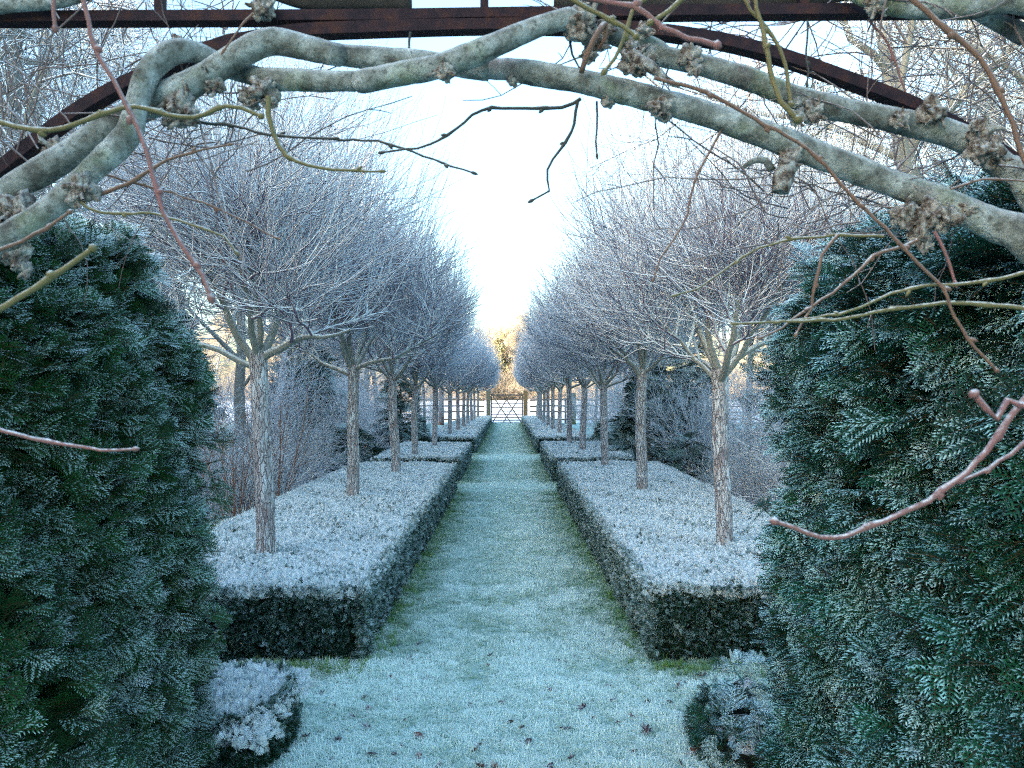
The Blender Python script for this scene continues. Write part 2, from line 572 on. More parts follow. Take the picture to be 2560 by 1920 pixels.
YL = piece_collection('yew_spray', [spray_mesh(s, .085 + .02 * (s % 3), 5, .021, M_yew, .0036, .0085) for s in range(8)])
YR = piece_collection('yew_frond', [spray_mesh(30 + s, .10 + .03 * (s % 3), 5, .026, M_yew_r, .0042, .0095) for s in range(8)])
def sprig_mesh(seed, mat, n=5, L=.05, nl=.018, w=.0040, spread=.8):
    rng = random.Random(seed)
    V, F, tip, wood = [], [], [], []
    for i in range(n):
        a = rng.uniform(0, 6.28)
        d = Vector((1, math.cos(a) * rng.uniform(.2, spread), math.sin(a) * rng.uniform(.2, spread))).normalized()
        z = perp(d, rng)
        shoot(V, F, tip, wood, rng, Vector((rng.uniform(-.01, .01), rng.uniform(-.018, .018), rng.uniform(-.018, .018))), d, z, L * rng.uniform(.6, 1.1), nl, w, .0085)
    q = [f for f in F if f[2] != f[3]]; tr = [f[:3] for f in F if f[2] == f[3]]
    return np_mesh('sprig', np.array([tuple(v) for v in V]), [np.array(q), np.array(tr)], mat, False, {'tip': tip, 'wood': wood})
SP = piece_collection('hedge_sprig', [sprig_mesh(60 + s, M_box) for s in range(8)])

def tuft_mesh(seed, n=15, h=.042, w=.0034, spread=.022, mat=None):
    rng = random.Random(seed)
    V, F, tip = [], [], []
    for i in range(n):
        a = rng.uniform(0, 6.28); r = spread * math.sqrt(rng.random())
        p = Vector((math.cos(a) * r, math.sin(a) * r, 0))
        b = rng.uniform(0, 6.28); lean = rng.uniform(.2, 1.3)
        dr = Vector((math.cos(b), math.sin(b), 0))
        wv = Vector((-math.sin(b), math.cos(b), 0)) * w * .5
        H = h * rng.uniform(.5, 1.2)
        m = p + Vector((0, 0, H * .6)) + dr * lean * H * .3
        e = p + Vector((0, 0, H * max(.25, 1 - lean * .35))) + dr * lean * H * .95
        k = len(V)
        V.extend([p - wv, p + wv, m + wv * .8, m - wv * .8, e]); tip.extend([0, 0, .6, .6, 1])
        F.append((k, k + 1, k + 2, k + 3)); F.append((k + 3, k + 2, k + 4, k + 4))
    q = [f for f in F if f[2] != f[3]]; tr = [f[:3] for f in F if f[2] == f[3]]
    return np_mesh('tuft', np.array([tuple(v) for v in V]), [np.array(q), np.array(tr)], mat or M_blade, False, {'tip': tip})
TUFT = piece_collection('grass_tuft', [tuft_mesh(90 + s) for s in range(6)])
t = NT('long green grass', .6)
gf = t.math('SUBTRACT', t.math('ADD', t.attr('frost', 'INSTANCER'), t.math('MULTIPLY', t.attr('tip'), .3)), .25, clamp=True)
t.color(t.mix(gf, t.mix(t.rand(), (.10, .24, .04), (.20, .34, .07)), (.7, .85, .7)))
M_long = t.m
TALL = piece_collection('long_grass', [tuft_mesh(100 + s, 12, .085, .004, .02, M_long) for s in range(4)])

# ------------------------------------------------------------------ ground and field
PATHW = .90
def frost_cover(x, y):
    ax = np.abs(x)
    inner = np.clip((PATHW + .02 - ax) / .45, 0, 1)
    f = .12 + .56 * inner
    for a, b in ((13.6, 15.3), (19.8, 22.2)):
        band = np.clip((y - a) / .35, 0, 1) * np.clip((b - y) / .35, 0, 1)
        f = f + .30 * band
    f = np.where(y > 23, f - .03, f)
    nearf = .82 - .45 * np.exp(-((y - 4.78) / .22) ** 2) * np.clip((ax - .7) / .3, 0, 1)
    k = np.clip((5.6 - y) / .7, 0, 1)
    f = f * (1 - k) + nearf * k
    side = np.clip((ax - 2.55) / .2, 0, 1)
    return f * (1 - side) + .62 * side

def ground_mesh():
    xs = np.concatenate([-np.geomspace(400, 3.2, 30), np.arange(-3, 3.01, .1), np.geomspace(3.2, 400, 30)])
    ys = np.concatenate([[-120, -60, -20, -8, -3], np.arange(0, 24, .15), np.arange(24, 46.3, .5), [46.3]])
    X, Y = np.meshgrid(xs, ys)
    rs = np.random.RandomState(3)
    Z = np.vectorize(gz)(Y) + rs.normal(0, .003, X.shape)
    f = frost_cover(X, Y) + rs.normal(0, .04, X.shape)
    ax = np.abs(X)
    lit = np.clip((ax - 2.7) / .3, 0, 1) * np.clip((Y - 7.5) / 1.5, 0, 1) * np.clip((36 - Y) / 10, 0, 1) * np.clip((15 - ax) / 3, 0, 1)
    lit = lit * (.5 + .5 * (np.sin(X * 1.9 + Y * .7) + np.sin(Y * 1.3 - X) > -.6))
    V = np.stack([X, Y, Z], -1).reshape(-1, 3)
    nx, ny = len(xs), len(ys)
    i, j = np.meshgrid(np.arange(ny - 1), np.arange(nx - 1), indexing='ij')
    F = np.stack([i * nx + j, i * nx + j + 1, (i + 1) * nx + j + 1, (i + 1) * nx + j], -1).reshape(-1, 4)
    return np_mesh('ground', V, F, M_ground, True, {'frost': f.ravel(), 'litter': lit.ravel()})
tag(link('ground', ground_mesh()), kind='structure')
def field_mesh():
    xs = np.linspace(-500, 500, 101); ys = np.concatenate([np.arange(46.3, 100, 2), np.geomspace(102, 900, 20)])
    X, Y = np.meshgrid(xs, ys)
    Z = np.vectorize(gz)(np.minimum(Y, 200)) + .12 * np.sin(X * .11) * np.sin(Y * .09) * np.clip((Y - 46.3) / 6, 0, 1)
    V = np.stack([X, Y, Z], -1).reshape(-1, 3)
    nx, ny = len(xs), len(ys)
    i, j = np.meshgrid(np.arange(ny - 1), np.arange(nx - 1), indexing='ij')
    F = np.stack([i * nx + j, i * nx + j + 1, (i + 1) * nx + j + 1, (i + 1) * nx + j], -1).reshape(-1, 4)
    return np_mesh('field', V, F, M_snow)
tag(link('snowy_field', field_mesh()), kind='structure')

def grass():
    rs = np.random.RandomState(7)
    P, S = [], []
    def zone(x0, x1, y0, y1, dens, s):
        n = int((x1 - x0) * (y1 - y0) * dens)
        P.append(np.stack([rs.uniform(x0, x1, n), rs.uniform(y0, y1, n)], 1)); S.append(rs.uniform(.75, 1.25, n) * s)
    zone(-1.7, 1.5, 3.2, 5.1, 3400, .85)
    zone(-1.0, 1.0, 5.1, 9, 2300, .9)
    zone(-1.0, 1.0, 9, 14, 1300, 1.1)
    zone(-1.0, 1.0, 14, 23, 700, 1.3)
    zone(-1.0, 1.0, 23, 46, 300, 1.6)
    zone(1.5, 3.2, 3.0, 5.0, 900, 1.0)
    zone(-6, -2.7, 7, 12, 160, 1.3)
    zone(-2.7, 2.7, 13.9, 15.1, 500, 1.3)
    P2 = np.concatenate(P); S2 = np.concatenate(S)
    n = len(P2)
    f = frost_cover(P2[:, 0], P2[:, 1]) + rs.normal(0, .07, n)
    nv = np.array([noise.noise(Vector((a * 2.6, b * 2.6, 0))) + .7 * noise.noise(Vector((a * 9, b * 9, 4))) for a, b in P2])
    f += np.where(P2[:, 1] < 7, .48, .18) * nv; S2 = S2 * (1 + .6 * nv)
    z = np.vectorize(gz)(P2[:, 1])
    rot = np.stack([rs.normal(0, .12, n), rs.normal(0, .12, n), rs.uniform(0, 6.28, n)], 1)
    o = scatter('grass', np.column_stack([P2, z - .004]), rot, S2, f, TUFT)
    # longer green grass at the foot of the hedges
    Q = []
    for s, x0, n in ((-1, .86, 420), (1, .86, 260)):
        Q.append(np.stack([s * (x0 + rs.uniform(-.13, .08, n)), rs.uniform(4.85, 13.5, n)], 1))
    Q.append(np.stack([rs.uniform(-1.6, -.85, 330), rs.normal(4.76, .06, 330)], 1))
    Q.append(np.stack([rs.uniform(.9, 1.6, 90), rs.normal(4.78, .06, 90)], 1))
    Q = np.concatenate(Q); n = len(Q)
    rot = np.stack([rs.normal(0, .2, n), rs.normal(0, .2, n), rs.uniform(0, 6.28, n)], 1)
    scatter('long_grass', np.column_stack([Q, np.zeros(n)]), rot, rs.uniform(.35, 1.0, n), rs.uniform(-.1, .35, n), TALL)
grass()

# ------------------------------------------------------------------ low clipped hedges
def grid_box(x0, x1, y0, y1, zb0, zb1, zt0, zt1, step, rough, seed):
    """box with bumpy faces; ground and top heights differ at the near and far end"""
    bm = bmesh.new()
    nx = max(2, int((x1 - x0) / step)); ny = max(2, int((y1 - y0) / step)); nz_ = max(2, int((zt0 - zb0) / step))
    def z(y, t):
        u = (y - y0) / (y1 - y0)
        return (zb0 + (zb1 - zb0) * u) * (1 - t) + (zt0 + (zt1 - zt0) * u) * t
    def face(fn, a, b):
        vs = [[bm.verts.new(fn(i / a, j / b)) for j in range(b + 1)] for i in range(a + 1)]
        for i in range(a):
            for j in range(b): bm.faces.new((vs[i][j], vs[i + 1][j], vs[i + 1][j + 1], vs[i][j + 1]))
    X = lambda u: x0 + (x1 - x0) * u
    Y = lambda u: y0 + (y1 - y0) * u
    face(lambda u, v: (X(u), Y(v), z(Y(v), 1)), nx, ny)
    face(lambda u, v: (X(u), y0, z(y0, v)), nx, nz_)
    face(lambda u, v: (X(u), y1, z(y1, v)), nx, nz_)
    face(lambda u, v: (x0, Y(u), z(Y(u), v)), ny, nz_)
    face(lambda u, v: (x1, Y(u), z(Y(u), v)), ny, nz_)
    bmesh.ops.remove_doubles(bm, verts=bm.verts, dist=.0005)
    bmesh.ops.recalc_face_normals(bm, faces=bm.faces)
    bm.normal_update()
    for v in bm.verts:
        n = noise.noise(Vector(v.co) * 6 + Vector((seed, 0, 0))) + .5 * noise.noise(Vector(v.co) * 15)
        v.co += v.normal * n * rough
    return bm

def low_hedge(x0, x1, y0, y1, zb0, zb1, zt0, zt1, dens, scl, seed, label, steps=.06):
    root = empty('low_hedge', ((x0 + x1) / 2, y0, zb0), label, 'hedge', 'low clipped hedges beside the grass path')
    inv = Vector(root.location)
    bm = grid_box(x0 + .05, x1 - .05, y0 + .05, y1 - .05, zb0, zb1, zt0 - .045, zt1 - .045, steps, .018, seed)
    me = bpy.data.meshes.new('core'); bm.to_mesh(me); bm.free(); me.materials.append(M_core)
    for p in me.polygons: p.use_smooth = True
    o = link('shade_dark_core', me, root, -inv)
    rs = np.random.RandomState(seed)
    P, D, FR, S = [], [], [], []
    def zt(y): return zt0 + (zt1 - zt0) * (y - y0) / (y1 - y0)
    def zb(y): return zb0 + (zb1 - zb0) * (y - y0) / (y1 - y0)
    def lump(a, b): return np.sin(a * 3.1 + seed) * np.sin(b * 2.3 + 1) + .6 * np.sin(a * 7.7 + b * 5.1)
    # top
    A = (x1 - x0) * (y1 - y0)
    # density falls with distance
    n = int(A * dens)
    y = y0 + (y1 - y0) * rs.uniform(0, 1, n) ** 1.25; x = rs.uniform(x0, x1, n)
    z = zt(y) - .035 + .016 * lump(x, y) + rs.normal(0, .008, n)
    edge = np.minimum(np.minimum(x - x0, x1 - x), np.minimum(y - y0, y1 - y))
    z -= .03 * np.exp(-edge / .03)
    P.append(np.stack([x, y, z], 1))
    D.append(np.stack([rs.normal(0, .75, n), rs.normal(0, .75, n), np.abs(rs.normal(.8, .3, n))], 1))
    FR.append(.70 + .10 * lump(x * 1.7, y * 1.9) + rs.normal(0, .28, n)); S.append(rs.uniform(.7, 1.15, n) * scl)
    # faces
    def side(axis, val, sgn, a0, a1, fr, dmul):
        n = int((a1 - a0) * (zt0 - zb0) * dens * dmul)
        a = a0 + (a1 - a0) * (rs.uniform(0, 1, n) ** (1.25 if axis == 0 else 1)); v = rs.uniform(.03, 1, n)
        yy = a if axis == 0 else np.full(n, val)
        zz = zb(yy) + (zt(yy) - zb(yy) - .02) * v
        bumpy = .018 * np.sin(a * 9 + seed) * np.sin(v * 7) + .012 * np.sin(a * 23 + v * 3)
        off = sgn * (-.02 + bumpy + rs.normal(0, .013, n)) - sgn * .05 * np.exp(-v / .12)
        if axis == 0:
            P.append(np.stack([val + off, a, zz], 1)); dn = np.tile([sgn, 0, 0], (n, 1))
        else:
            P.append(np.stack([a, val + off, zz], 1)); dn = np.tile([0, sgn, 0], (n, 1))
        D.append(dn * 1.0 + rs.normal(0, .55, (n, 3)) + np.array([0, 0, .35]))
        FR.append(fr + .22 * np.clip((v - .75) / .25, 0, 1) + rs.normal(0, .12, n) - .12 * np.clip((.3 - v) / .3, 0, 1))
        S.append(rs.uniform(.55, 1.0, n) * scl)
    inner_sgn = 1 if x1 < 0 else -1
    side(0, x1 if inner_sgn > 0 else x0, inner_sgn, y0, y1, .10, 1.7)
    side(0, x0 if inner_sgn > 0 else x1, -inner_sgn, y0, y1, .3, .25)
    side(1, y0, -1, x0, x1, -.06, 1.15)
    side(1, y1, 1, x0, x1, .2, .2)
    P = np.concatenate(P); D = np.concatenate(D); FR = np.concatenate(FR); S = np.concatenate(S)
    rot = eulers(D, rs.normal(0, 1, D.shape), rs, 3)
    f = scatter('foliage', P - np.array(inv), rot, S, FR, SP, root, seed)
    return root

XO = 2.62
low_hedge(-XO, -.885, 4.86, 13.7, 0, .014, .490, .555, 4200, .80, 1, 'broad frost-topped low hedge nearest the camera on the left of the path')
low_hedge(.885, XO, 4.90, 13.8, 0, .014, .490, .560, 4200, .80, 2, 'broad frost-topped low hedge nearest the camera on the right of the path')
low_hedge(-2.58, -.93, 15.2, 20.0, .026, .064, .525, .560, 2300, 1.05, 3, 'short middle block of frosted low hedge left of the path')
low_hedge(.88, 2.38, 15.1, 20.3, .025, .066, .540, .565, 2300, 1.05, 4, 'short middle block of frosted low hedge right of the path', .08)
low_hedge(-2.40, -.93, 22.2, 45.2, .082, .266, .590, .700, 950, 1.4, 5, 'long frosted low hedge running up to the left gate post', .12)
low_hedge(.86, 2.28, 22.4, 45.2, .083, .266, .590, .700, 950, 1.4, 6, 'long frosted low hedge running up to the right gate post', .12)

# ------------------------------------------------------------------ tall yew hedges framing the view
def yew(sgn, xf, y0, y1, ztop, coll, dens, scl, seed, label, frost0, holes):
    root = empty('tall_yew_hedge', (sgn * (xf + .5), y0, 0), label, 'hedge', 'tall yew hedges framing the opening')
    inv = Vector(root.location)
    rs = np.random.RandomState(seed)
    # inner mass, coloured as dark as the shade within
    a, b = sorted((sgn * (xf + .34), sgn * (xf + 1.6)))
    bm = grid_box(a, b, y0 - .3, y1 - .36, (.75 if holes else .0), (.75 if holes else 0), ztop - .3, ztop - .42, .12, .10, seed)
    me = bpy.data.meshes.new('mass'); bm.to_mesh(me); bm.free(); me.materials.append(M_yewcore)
    link('shade_dark_core', me, root, -inv)
    n = int((y1 - y0 + .8) * ztop * dens)
    P, D, UPV, FR, S = [], [], [], [], []
    def lump(y, z): return .5 * np.sin(y * 5.1 + seed + z * 1.7) * np.sin(z * 4.3 + 2 + y) + .35 * np.sin(y * 11 + z * 7.5) + .3 * np.sin(z * 13 - y * 5)
    for layer, m in ((0, 1.0), (1, .75), (2, .5), (3, .3)):
        k = int(n * m)
        s = rs.uniform(0, 1, k)            # arc parameter: inner face then far end
        lenA, lenB = (y1 - y0), .9
        s = s * (lenA + lenB)
        z = rs.uniform(-.05, ztop + .02, k)
        dep = layer * .085 + rs.uniform(0, .07, k)
        rad = .22
        onA = s < lenA
        # rounded profile: the face leans back near the top
        lr = .75 if sgn < 0 else .40
        lean = (.36 if sgn < 0 else .24) * np.clip((z - (ztop - lr)) / lr, 0, 1) ** 1.8
        lb = lump(np.where(onA, y0 + s, y1 + .3), z)
        y = np.where(onA, y0 + s, y1); x = np.where(onA, xf, xf + (s - lenA))
        # round the far corner
        near_c = np.clip((y - (y1 - rad)) / rad, 0, 1)
        x = np.where(onA, x + rad * (1 - np.sqrt(np.maximum(0, 1 - near_c ** 2))) * .9, x)
        nx = np.where(onA, -(1 - near_c * .7), -.25); ny = np.where(onA, near_c * .9, 1.0)
        x = x + dep + lean * np.where(onA, 1, .3) + .115 * lb
        y = y - np.where(onA, 0, dep) - lean * np.where(onA, near_c, 1) * .8 + .04 * lb
        keep = np.ones(k, bool)
        if holes:
            h = np.clip((z - .10) / .1, 0, 1) * np.clip((.70 - z) / .12, 0, 1) * np.clip((2.75 - y) / .25, 0, 1)
            keep &= rs.uniform(0, 1, k) > h * (.86 if layer else .6)
        keep &= (rs.uniform(0, 1, k) > np.clip(-lb * 1.5 - .12, 0, .93)) | (layer > 1)
        x, y, z, nx, ny, lb, dep = [q[keep] for q in (x, y, z, nx, ny, lb, dep)]
        k = len(x)
        P.append(np.stack([sgn * x, y, z], 1))
        d = np.stack([sgn * nx, ny, np.zeros(k)], 1) * 1.0 + rs.normal(0, .42, (k, 3)) + np.array([0, .25, .18])
        topf = np.clip((z - (ztop - .25)) / .25, 0, 1)
        d[:, 2] += topf * .8
        D.append(d)
        UPV.append(np.array([-sgn * .25, -.2, 1.0]) + rs.normal(0, .25, (k, 3)))
        yy = np.clip((y - y0) / (y1 - y0), 0, 1)
        fr = frost0 + .34 * topf + .17 * (yy - .5) + .07 * (z - 1.1) + .16 * lb - layer * .20 + rs.normal(0, .13, k)
        FR.append(fr); S.append(rs.uniform(.65, 1.1, k) * scl * (1.0 - .15 * topf))
    # top
    k = int((y1 - y0) * 1.1 * dens * .8)
    y = rs.uniform(y0, y1 - .12, k); x = rs.uniform(xf + .18, xf + 1.2, k)
    P.append(np.stack([sgn * x, y, ztop - .1 + .05 * lump(x, y) + rs.uniform(-.06, .04, k)], 1))
    D.append(np.stack([rs.normal(-sgn * .4, .6, k), rs.normal(.2, .5, k), rs.uniform(.4, 1, k)], 1))
    UPV.append(rs.normal(0, .3, (k, 3)) + np.array([0, -.5, 1.0])); FR.append(np.full(k, frost0 + .3) + rs.normal(0, .08, k)); S.append(rs.uniform(.6, 1, k) * scl)
    P = np.concatenate(P); D = np.concatenate(D); UPV = np.concatenate(UPV); FR = np.concatenate(FR); S = np.concatenate(S)
    scatter('foliage', P - np.array(inv), eulers(D, UPV, rs, .35), S, FR, coll, root, seed)
    # woody stems showing through
    rng = random.Random(seed)
    T = Tubes()
    for i in range(150):
        yb = rng.uniform(y0, y1 - .1); zb = rng.uniform(.0, ztop - .5)
        p = Vector((sgn * (xf + .40), yb, zb)) - inv
        d = Vector((-sgn * rng.uniform(.3, 1), rng.uniform(-.3, .6), rng.uniform(.1, 1.2))).normalized()
        L = rng.uniform(.2, .42) / max(.5, abs(d.x)) * .7; r = rng.uniform(.0022, .006)
        pts, rr = [], []
        for j in range(6):
            pts.append(p.copy()); rr.append(r * (1 - .13 * j))
            d = (d + Vector((rng.gauss(0, .12), rng.gauss(0, .12), rng.gauss(0.02, .12)))).normalized()
            p = p + d * L / 5
        T.add(pts, rr, 5)
    for i in range(7):
        yb = y0 + (y1 - y0) * (i + .5) / 7; p = Vector((sgn * (xf + .75 + rng.uniform(-.1, .1)), yb, 0)) - inv
        pts = [p + Vector((rng.uniform(-.05, .05), rng.uniform(-.05, .05), h)) for h in (0, .3, .7, 1.2, 1.6)]
        T.add(pts, (.04, .035, .03, .024, .015), 7)
    tag(link('woody_stems', T.mesh('stems', M_stem), root), kind='stuff')
    return root
M_stem = shoot_material('yew stems', (.07, .03, .015), (.13, .07, .04))
yew(-1, 1.30, 1.75, 3.50, 2.26, YL, 1750, .94, 11, 'tall dark green frosted yew hedge on the left of the opening', .10, False)
yew(1, 1.135, 1.45, 3.30, 2.20, YR, 1250, 1.05, 12, 'tall blue-green frosted yew hedge on the right of the opening', .15, True)

def stub(cx, cy, rx, ry, h, coll, n, seed, label, fr, sc_=(.8, 1.3)):
    root = empty('frosted_yew_bush', (cx, cy, 0), label, 'bush')
    rs = np.random.RandomState(seed)
    m = int(n * .42)
    x = rs.uniform(-rx, rx, m); y = rs.uniform(-ry, ry, m)
    hh = h * (1 - .22 * (np.abs(x / rx) ** 4)) * (1 - .2 * np.abs(y / ry) ** 4)
    P1 = np.stack([x, y, hh - rs.uniform(.02, .08, m)], 1)
    D1 = np.stack([rs.normal(.15, .6, m), rs.normal(0, .6, m), rs.uniform(.3, 1, m)], 1)
    F1 = np.full(m, fr) + rs.normal(0, .1, m)
    k = n - m
    a = rs.uniform(0, 6.28, k); z = h * rs.uniform(0, 1, k)
    q = 1 - .12 * (z / h) ** 3
    P2 = np.stack([np.cos(a) * rx * q * .92, np.sin(a) * ry * q * .92, z * .9], 1)
    D2 = np.stack([np.cos(a), np.sin(a), rs.uniform(.1, .7, k)], 1) + rs.normal(0, .3, (k, 3))
    F2 = -.26 + fr * .5 * (z / h) + rs.normal(0, .1, k)
    P = np.concatenate([P1, P2]); D = np.concatenate([D1, D2]); F = np.concatenate([F1, F2])
    scatter('foliage', P, eulers(D, np.array([0, 0, 1.]) + rs.normal(0, .3, P.shape), rs, .4), rs.uniform(*sc_, len(P)), F, coll, root, seed)
    bm = bmesh.new(); bmesh.ops.create_icosphere(bm, subdivisions=3, radius=1)
    for v in bm.verts:
        v.co *= 1 + .1 * noise.noise(v.co * 3)
        v.co = Vector((v.co.x * rx * .66, v.co.y * ry * .66, max(0, v.co.z * .5 + .38) * h * .74))
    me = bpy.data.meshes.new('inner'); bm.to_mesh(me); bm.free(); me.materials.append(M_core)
    link('shade_dark_core', me, root)
stub(-1.26, 3.72,   .25, .42, .30, SP, 3000, 21, 'small squat yew bush with a frosted top at the foot of the left hedge', .66, (.6, .95))
stub(1.10, 3.62,   .22, .36, .24, YR, 300, 22, 'low frosted yew sprig bush at the foot of the right hedge', .52, (.45, .75))
stub(1.19, 3.95, .14, .2, .36, YR, 70, 23, 'upright frosted yew shoot rising beside the right hedge', .7, (.35, .6))

# ------------------------------------------------------------------ branching plants
def grow(T, rng, p, d, L, r, lvl, spec, limit=None, nodes=None):
    s = spec[lvl]
    n = s['n']; st = L / (n - 1)
    pts, dirs = [p.copy()], [d.copy()]
    q = p.copy(); dd = d.copy()
    w = s['wig']; up = s['up']
    for i in range(n - 1):
        dd = Vector((dd.x + rng.gauss(0, w), dd.y + rng.gauss(0, w), dd.z + rng.gauss(0, w) + up)).normalized()
        q = q + dd * st
        pts.append(q.copy()); dirs.append(dd.copy())
    r1 = r * s['taper']
    rad = [r + (r1 - r) * i / (n - 1) for i in range(n)]
    T[s.get('out', lvl)].add(pts, rad, s['k'])
    if nodes is not None and lvl <= 1: nodes.append(pts[-1])
    if lvl + 1 >= len(spec): return
    c = spec[lvl + 1]
    m = s['kids']
    t0 = s.get('t0', .25)
    az = rng.uniform(0, 6.28)
    for k in range(m):
        t = t0 + (1 - t0) * (k + rng.random()) / m
        f = min(t, .999) * (n - 1); i = int(f); u = f - i
        pp = pts[i].lerp(pts[i + 1], u); d0 = dirs[i + 1]
        az += 2.4 + rng.uniform(-.5, .5)
        a = d0.orthogonal().normalized(); b = d0.cross(a)
        side = a * math.cos(az) + b * math.sin(az)
        ang = c['ang'] * rng.uniform(.7, 1.3)
        nd = (d0 * math.cos(ang) + side * math.sin(ang)).normalized()
        if s.get('rise') and nd.z < s['rise']: nd.z = s['rise'] + .3 * abs(nd.z); nd.normalize()
        nl = c['L'] * rng.uniform(.65, 1.2)
        if c.get('rel'): nl = L * c['rel'] * (1.15 - .7 * t) * rng.uniform(.7, 1.2)
        if limit:
            dist = limit(pp, (nd + Vector((0, 0, c['up'] * 2))).normalized())
            if dist < .05: continue
            nl = min(nl, dist * rng.uniform(.65, 1.28))
        nr = min(c['r'] * rng.uniform(.8, 1.15), rad[i] * .85)
        grow(T, rng, pp, nd, nl, nr, lvl + 1, spec, limit, nodes)

def ell_limit(c, rx, rz):
    def f(p, d):
        x, y, z = (p.x - c[0]) / rx, (p.y - c[1]) / rx, (p.z - c[2]) / rz
        a, b, e = d.x / rx, d.y / rx, d.z / rz
        A = a * a + b * b + e * e; B = x * a + y * b + z * e; C = x * x + y * y + z * z - 1
        if C > 0: return 0
        return (-B + math.sqrt(max(0, B * B - A * C))) / A
    return f

def trunk_mesh(seed, h, r0, r1, lean=.02, mat=None, flare=True):
    """trunk with vertical ridges and flaking plates"""
    rng = random.Random(seed)
    ns, nr = 28, int(h / .03)
    V = []
    bx = [rng.uniform(-lean, lean) for _ in range(4)]; by = [rng.uniform(-lean, lean) for _ in range(4)]
    for i in range(nr + 1):
        t = i / nr; z = h * t
        cx = bx[0] * math.sin(t * 3) + bx[1] * math.sin(t * 6); cy = by[0] * math.sin(t * 3) + by[1] * math.sin(t * 6)
        r = r0 + (r1 - r0) * t
        if flare: r *= 1 + .22 * math.exp(-z / .06) + .25 * max(0, (t - .9) / .1) ** 2
        for j in range(ns):
            a = j * 2 * math.pi / ns
            n = noise.noise(Vector((math.cos(a) * 2.2, math.sin(a) * 2.2, z * 2.6 + seed * 7)))
            n2 = noise.cell(Vector((math.cos(a) * 3.2 + seed, math.sin(a) * 3.2, z * 7)))
            rr = r * (1 + .07 * n + .045 * n2)
            V.append((cx + math.cos(a) * rr, cy + math.sin(a) * rr, z))
    F = [(i * ns + j, i * ns + (j + 1) % ns, (i + 1) * ns + (j + 1) % ns, (i + 1) * ns + j) for i in range(nr) for j in range(ns)]
    me = np_mesh('trunk', V, np.array(F), mat or M_bark, True)
    return me, Vector((bx[0] * math.sin(3) + bx[1] * math.sin(6), by[0] * math.sin(3) + by[1] * math.sin(6), h))

LIME = [dict(n=9, wig=.17, up=.07, rise=.12, taper=.26, k=8, kids=10, t0=.3),
        dict(n=7, wig=.16, up=.04, rise=.08, taper=.5, k=6, kids=7, t0=.15, ang=.85, L=.55, r=.013),
        dict(n=6, wig=.15, up=.04, rise=.02, taper=.5, k=4, kids=6, t0=.1, ang=.75, L=.42, r=.0066),
        dict(n=6, wig=.11, up=.10, taper=.45, k=3, kids=0, ang=.6, L=.75, r=.0040)]
def lime_variant(seed):
    rng = random.Random(seed)
    tm, top = trunk_mesh(seed, 1.86, .068, .056, .02)
    lim = ell_limit((0, 0, 3.02), 1.34, 1.20)
    boughs = []; T = {1: Tubes(), 2: Tubes(), 3: Tubes()}
    nb = 8
    for i in range(nb):
        az = 6.28 * i / nb + rng.uniform(-.3, .3)
        el = R(rng.uniform(20, 40)) if i % 2 else R(rng.uniform(48, 80))
        d = Vector((math.cos(az) * math.cos(el), math.sin(az) * math.cos(el), math.sin(el)))
        T[0] = Tubes()
        grow(T, rng, top - Vector((0, 0, .03 + .1 * rng.random())), d, rng.uniform(.75, 1.15) * (1.25 if el > .8 else 1), rng.uniform(.022, .034), 0, LIME, lim)
        boughs.append(T[0].mesh('bough', M_bough))
    # upright whips from the crown top and stray long shoots
    for i in range(380):
        az = rng.uniform(0, 6.28); rr = .88 * math.sqrt(rng.random())
        p = Vector((math.cos(az) * rr, math.sin(az) * rr, rng.uniform(2.5, 3.75) - .5 * max(0, rr - .7)))
        d = Vector((math.cos(az) * (.12 + .36 * rr), math.sin(az) * (.12 + .36 * rr), 1)).normalized()
        n = 7; pts = []; L = rng.uniform(.45, .95)
        for j in range(n):
            pts.append(p.copy()); d = (d + Vector((rng.gauss(0, .06), rng.gauss(0, .06), .03))).normalized(); p = p + d * L / (n - 1)
        T[3].add(pts, [.0034 * (1 - .6 * j / (n - 1)) for j in range(n)], 3)
    # long side shoots that feather out the underside
    for i in range(130):
        az = rng.uniform(0, 6.28); rr = rng.uniform(.25, .95)
        p = Vector((math.cos(az) * rr, math.sin(az) * rr, 2.1 + .28 * rr + rng.uniform(-.08, .3)))
        d = Vector((math.cos(az + rng.uniform(-.6, .6)), math.sin(az + rng.uniform(-.6, .6)), rng.uniform(-.15, .45))).normalized()
        n = 7; pts = []; L = rng.uniform(.35, .8)
        for j in range(n):
            pts.append(p.copy()); d = (d + Vector((rng.gauss(0, .08), rng.gauss(0, .08), .07))).normalized(); p = p + d * L / (n - 1)
        T[3].add(pts, [.0038 * (1 - .6 * j / (n - 1)) for j in range(n)], 3)
    tw = Tubes()
    for k in (1, 2, 3):
        for key, v in T[k].g.items(): tw.g.setdefault(key, []).extend(v)
    return tm, boughs, tw.mesh('twigs', M_twig)
LV = [lime_variant(200 + i) for i in range(5)]

